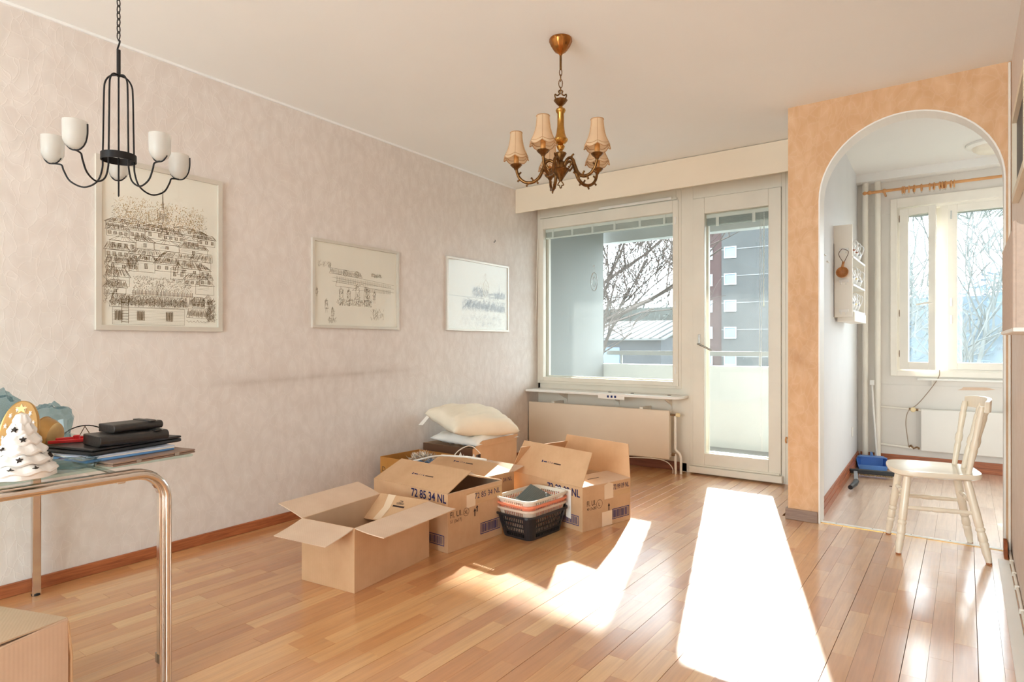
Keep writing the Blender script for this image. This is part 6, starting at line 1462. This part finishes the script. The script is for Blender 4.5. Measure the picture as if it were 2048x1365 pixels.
def jug(y, z, label, band, sc):
    x = -0.682
    j = thing('porcelain_jug', label, 'jug', (x, y, z), group='porcelain jugs on the wall rack')
    pr = [(0.0, 0.0), (0.026, 0.0), (0.030, 0.006), (0.042, 0.030), (0.045, 0.050), (0.040, 0.072), (0.029, 0.092), (0.026, 0.104), (0.031, 0.118), (0.028, 0.118), (0.023, 0.104), (0.025, 0.092), (0.036, 0.070), (0.040, 0.05), (0.0, 0.01)]
    MB().lathe([(r * sc, zz * sc) for r, zz in pr], 22).build('jug_body', 'porcelain', j, smooth=50)
    MB().lathe([(0.0455 * sc, 0.046 * sc), (0.0462 * sc, 0.050 * sc), (0.0448 * sc, 0.056 * sc)], 22).build('painted_band', band, j, smooth=50)
    MB().tube(smoothpath([(0.024 * sc, 0, 0.108 * sc), (0.045 * sc, 0, 0.122 * sc), (0.058 * sc, 0, 0.100 * sc), (0.052 * sc, 0, 0.068 * sc), (0.042 * sc, 0, 0.050 * sc)], 4), 0.0045 * sc, 7).build('jug_handle', 'porcelain', j, smooth=60)
for z, rows in ((SZ[2], ((5.02, 'white porcelain jug on the top shelf of the wall rack, nearest', 'porcelain_brown'), (5.17, 'white porcelain jug with brown band on the top shelf, middle', 'porcelain_brown'), (5.33, 'white porcelain jug on the top shelf, farthest', 'steel_grey'))),
                (SZ[1], ((5.01, 'white porcelain jug on the middle shelf of the wall rack, nearest', 'steel_grey'), (5.15, 'white porcelain jug on the middle shelf, second', 'gold_leaf'), (5.36, 'white porcelain jug on the middle shelf, farthest', 'steel_grey'))),
                (SZ[0], ((5.00, 'white porcelain jug on the bottom shelf of the wall rack, nearest', 'steel_grey'), (5.13, 'white porcelain jug on the bottom shelf, second', 'gold_leaf'), (5.27, 'white porcelain jug on the bottom shelf, farthest', 'steel_grey')))):
    for y, lab, band in rows: jug(y, z + 0.0005, lab, band, 1.0)
tag(MB().box(KL(6.0), KL(6.0) + 0.012, 5.985, 6.02, 0.29, 0.37).build('wall_socket', 'trim_white', bevel=0.004), 'small white plastic clip low on the kitchen left wall', 'socket')
for k, (y, z) in enumerate(((4.42, 1.66), (4.56, 1.63))):
    tag(MB().box(KL(y), KL(y) + 0.012, y - 0.03, y + 0.03, z, z + 0.006).build('wall_hook', 'trim_white'), ('left' if k == 0 else 'right') + ' tiny white hook on the kitchen left wall beside the rack', 'hook')
# dustpan
dp = thing('dustpan', 'blue plastic dustpan standing in the kitchen corner', 'dustpan', (-0.66, 6.2, 0), math.radians(8))
mb = MB()
o_ = [(-0.10, -0.09), (0.10, -0.09), (0.115, 0.02), (0.085, 0.10), (-0.085, 0.10), (-0.115, 0.02)]
hts = [0.020, 0.020, 0.075, 0.095, 0.095, 0.075]
n = len(o_); vs = [(x, y, 0.002) for x, y in o_] + [(x * 1.04, y * 1.02, h_) for (x, y), h_ in zip(o_, hts)]
mb.add(vs, [tuple(range(n - 1, -1, -1))] + [(k, (k + 1) % n, n + (k + 1) % n, n + k) for k in range(1, n)])
mb.build('pan', 'blue_plastic', dp, merge=True, solid=0.004)
MB().prism([(-0.115, 0.02), (0.115, 0.02), (0.088, 0.105), (-0.088, 0.105)], 0.088, 0.094, 'z').build('hood', 'blue_plastic', dp)
MB().add([(-0.1, -0.09, 0.002), (0.1, -0.09, 0.002), (0.102, -0.10, 0.040), (-0.102, -0.10, 0.040)], [(0, 1, 2, 3)]).build('lip', 'blue_plastic', dp, solid=0.004)
MB().tube([(0.0, 0.10, 0.085), (0.0, 0.16, 0.10), (0.0, 0.20, 0.105)], [0.014, 0.012, 0.010], 8).build('handle', 'blue_plastic', dp, smooth=60)
# brush
bs_ = thing('hand_brush', 'black hand brush with pale bristles and steel handle on the kitchen floor', 'brush', (-0.615, 5.74, 0), math.radians(8))
MB().prism(rr_outline(0.165, 0.022, 0.02), 0.030, 0.062, 'z').build('brush_back', 'brush_black', bs_, bevel=0.006)
rnd = random.Random(1); mb = MB()
for k in range(26):
    for j in range(3):
        x, y = -0.15 + 0.3 * k / 25, -0.012 + 0.012 * j
        mb.tube([(x, y + 0.01, 0.034), (x + rnd.uniform(-0.008, 0.008), y + 0.045 + rnd.uniform(0, 0.01), 0.012)], [0.005, 0.007], 5)
mb.build('bristles', 'bristle', bs_, kind='stuff')
MB().box(-0.128, -0.100, -0.42, -0.015, 0.036, 0.050).build('handle_bar', 'steel_grey', bs_, bevel=0.003)
MB().tube([(-0.114, -0.41, 0.043), (-0.122, -0.48, 0.040), (-0.155, -0.60, 0.030)], [0.020, 0.020, 0.017], 8).build('handle_grip', 'brush_black', bs_, smooth=60)
tag(MB().box(-0.47, -0.435, 5.48, 5.492, 0.0005, 0.004).build('splinter', 'twine'), 'tiny dark splinter lying on the kitchen floor', 'splinter')

# ------------------------------------------------------------------ white spindle-back chair
ch = thing('spindle_chair', 'white painted wooden spindle-back chair standing in the arch', 'chair', (-0.145, 3.965, 0), math.radians(12))
# local: the chair faces -x, width along y
seat = [(-0.205, 0.0), (-0.200, -0.10), (-0.165, -0.165), (-0.08, -0.190), (0.08, -0.180), (0.165, -0.160), (0.195, -0.10), (0.200, 0.0)]
seat = seat + [(x, -y) for x, y in seat[::-1] if abs(y) > 1e-6]
seat = [(p.x, p.y) for p in smoothpath([(x, y, 0) for x, y in seat], 4, True)]
mb = MB(); n = len(seat)
lay = [(0.90, 0.398), (0.985, 0.408), (1.0, 0.420), (0.985, 0.431), (0.90, 0.432), (0.45, 0.424)]
vs = [(x * s_, y * s_, z) for s_, z in lay for x, y in seat]; fs = [tuple(range(n - 1, -1, -1)), tuple((len(lay) - 1) * n + k for k in range(n))]
for j in range(len(lay) - 1):
    for k in range(n): fs.append((j * n + k, j * n + (k + 1) % n, (j + 1) * n + (k + 1) % n, (j + 1) * n + k))
mb.add(vs, fs).build('seat', 'chair_paint', ch, smooth=40)
def turned(a, b, prof, name, mat='chair_paint', n=14, parent=ch):
    """spindle turned about the line from a to b; prof = (position 0..1, radius)"""
    a, b = Vector(a), Vector(b)
    return MB().tube([a.lerp(b, t_) for t_, r in prof], [r for t_, r in prof], n).build(name, mat, parent, smooth=45)
LEG = [(0.0, 0.015), (0.1, 0.018), (0.45, 0.0195), (0.57, 0.019), (0.585, 0.016), (0.60, 0.0205), (0.625, 0.0205), (0.64, 0.016), (0.66, 0.0185), (0.74, 0.0205), (0.76, 0.0165), (0.775, 0.0195), (0.80, 0.0195), (0.82, 0.017), (0.88, 0.0185), (1.0, 0.0125)]
tops = {'fl': (-0.130, -0.125, 0.405), 'fr': (-0.130, 0.125, 0.405), 'bl': (0.125, -0.120, 0.405), 'br': (0.125, 0.120, 0.405)}
feet = {'fl': (-0.178, -0.185, 0.006), 'fr': (-0.178, 0.185, 0.006), 'bl': (0.205, -0.175, 0.006), 'br': (0.205, 0.175, 0.006)}
for k in tops:
    lg = turned(tops[k], feet[k], LEG, 'leg'); f0 = feet[k]
    MB().lathe([(0.0128, 0.0), (0.0128, 0.008), (0.0, 0.009)], 12, (f0[0], f0[1], 0)).build('glide', 'foot_rubber', lg)
def on_leg(k, t_): return Vector(tops[k]).lerp(Vector(feet[k]), t_)
STR = [(0, 0.008), (0.12, 0.010), (0.35, 0.0115), (0.40, 0.009), (0.43, 0.0125), (0.5, 0.0135), (0.57, 0.0125), (0.60, 0.009), (0.65, 0.0115), (0.88, 0.010), (1, 0.008)]
turned(on_leg('fl', 0.42), on_leg('bl', 0.42), STR, 'side_stretcher'); turned(on_leg('fr', 0.42), on_leg('br', 0.42), STR, 'side_stretcher')
turned(on_leg('fl', 0.28), on_leg('fr', 0.28), STR, 'front_stretcher'); turned(on_leg('bl', 0.30), on_leg('br', 0.30), STR, 'back_stretcher')
SP = [(0, 0.012), (0.12, 0.013), (0.30, 0.0155), (0.36, 0.0125), (0.39, 0.0165), (0.46, 0.0175), (0.52, 0.0125), (0.70, 0.0145), (0.80, 0.016), (0.85, 0.0125), (0.88, 0.015), (0.93, 0.014), (1, 0.011)]
for y0_, y1_ in ((-0.145, -0.165), (-0.050, -0.057), (0.050, 0.057), (0.145, 0.165)):
    bw_ = 0.150 - 0.10 * y0_ * y0_ / 0.0225 * 0.25
    turned((bw_, y0_, 0.428), (bw_ + 0.082 - 0.03 * (y1_ / 0.165) ** 2, y1_, 0.775), SP, 'spindle')
mb = MB(); N = 14
for k in range(N + 1):
    y = -0.195 + 0.39 * k / N; bx = 0.232 - 0.03 * (y / 0.165) ** 2; hz = 0.033 - 0.012 * (abs(y) / 0.195) ** 3
    for dx, dz in ((-0.011, -0.033), (0.011, -0.033), (0.014, hz), (-0.008, hz)): mb.v.append((bx + dx, y, 0.778 + dz))
for k in range(N):
    for q in range(4): mb.f.append((4 * k + q, 4 * k + (q + 1) % 4, 4 * k + 4 + (q + 1) % 4, 4 * k + 4 + q))
mb.f += [(3, 2, 1, 0), (4 * N, 4 * N + 1, 4 * N + 2, 4 * N + 3)]
mb.build('crest_rail', 'chair_paint', ch, bevel=0.004, merge=True)

# ------------------------------------------------------------------ right wall
rp = thing('wall_picture', 'cream framed dark picture high on the right wall, cut by the image edge', 'picture', (XR, 3.2, 1.70))
y0_, y1_, z0_, z1_, xo = 2.85, 3.56, 1.715, 2.10, XR
mb = MB()
T = frame_T((XR - 0.001, y1_, z0_), (0, -1, 0), (0, 0, 1)); Wp, Hp = y1_ - y0_, z1_ - z0_; fw = 0.035
for p in ([(0, 0), (Wp, 0), (Wp - fw, fw), (fw, fw)], [(Wp, 0), (Wp, Hp), (Wp - fw, Hp - fw), (Wp - fw, fw)], [(Wp, Hp), (0, Hp), (fw, Hp - fw), (Wp - fw, Hp - fw)], [(0, Hp), (0, 0), (fw, fw), (fw, Hp - fw)]): mb.prism(p, 0, 0.024, 'z', T)
mb.build('frame', 'picture_frame_cream', rp, world=True, merge=True)
MB().box(fw * 0.8, Wp - fw * 0.8, fw * 0.8, Hp - fw * 0.8, 0.004, 0.008, T).build('canvas', 'picture_dark', rp, world=True)
wr = thing('wall_rack', 'brown fabric-covered wall rack with wavy top on the right wall', 'rack', (XR, 2.8, 1.12))
xf = 0.118
n = 14; side = [(XR - 0.002, 1.135), (xf, 1.135)]
top = [(xf + (XR - 0.002 - xf) * k / n, 1.46 - 0.022 * math.sin(math.pi * 1.5 * k / n) + 0.02 * (k / n)) for k in range(n + 1)]
pl = [(x, z) for x, z in side] + top
MB().prism(pl, 2.40, 2.412, 'y').build('side_panel', 'sconce_fabric', wr, world=True); MB().prism(pl, 3.17, 3.182, 'y').build('side_panel', 'sconce_fabric', wr, world=True)
MB().box(xf, xf + 0.006, 2.412, 3.17, 1.135, 1.452).build('front_panel', 'sconce_fabric', wr, world=True)
MB().box(xf - 0.004, XR - 0.002, 2.395, 3.186, 1.122, 1.135).build('bottom_lip', 'trim_white', wr, world=True, bevel=0.003)
MB().tube([(xf + 0.001, 2.404, 1.13), (xf + 0.001, 2.404, 1.456)], 0.006, 8).build('edge_piping', 'sconce_fabric', wr, world=True)
cc_ = thing('cable_run', 'pale cable clipped along the foot of the right wall and up the corner', 'cable', (XR - 0.01, 3.8, 0))
MB().tube(smoothpath([(XR - 0.008, 2.6, 0.012), (XR - 0.008, 3.4, 0.012), (XR - 0.009, 3.9, 0.014), (XR - 0.009, 4.05, 0.02), (XR - 0.009, 4.075, 0.06), (XR - 0.009, 4.085, 0.5), (XR - 0.009, 4.088, 1.5), (XR - 0.009, 4.088, 2.54)], 6), 0.006, 8).build('cable', 'pipe_paint', cc_, world=True, smooth=60)
for y in (2.9, 3.2, 3.5, 3.7, 3.9): MB().box(XR - 0.018, XR - 0.001, y - 0.004, y + 0.004, 0.003, 0.022).build('clip', 'pipe_paint', cc_, world=True)
tag(MB().prism([(3.985, 0.0), (4.095, 0.0), (4.092, 0.075), (4.05, 0.06), (4.02, 0.072), (3.99, 0.04)], XR - 0.034, XR - 0.020, 'x').build('broken_baseboard', 'rust'), 'splintered rusty-brown stub of baseboard at the right jamb of the arch', 'baseboard stub')
tag(MB().box(XR - 0.06, XR - 0.018, 2.0, 3.95, 0.0005, 0.004).build('floor_strip', 'trim_white'), 'pale strip lying on the floor along the right wall', 'strip')
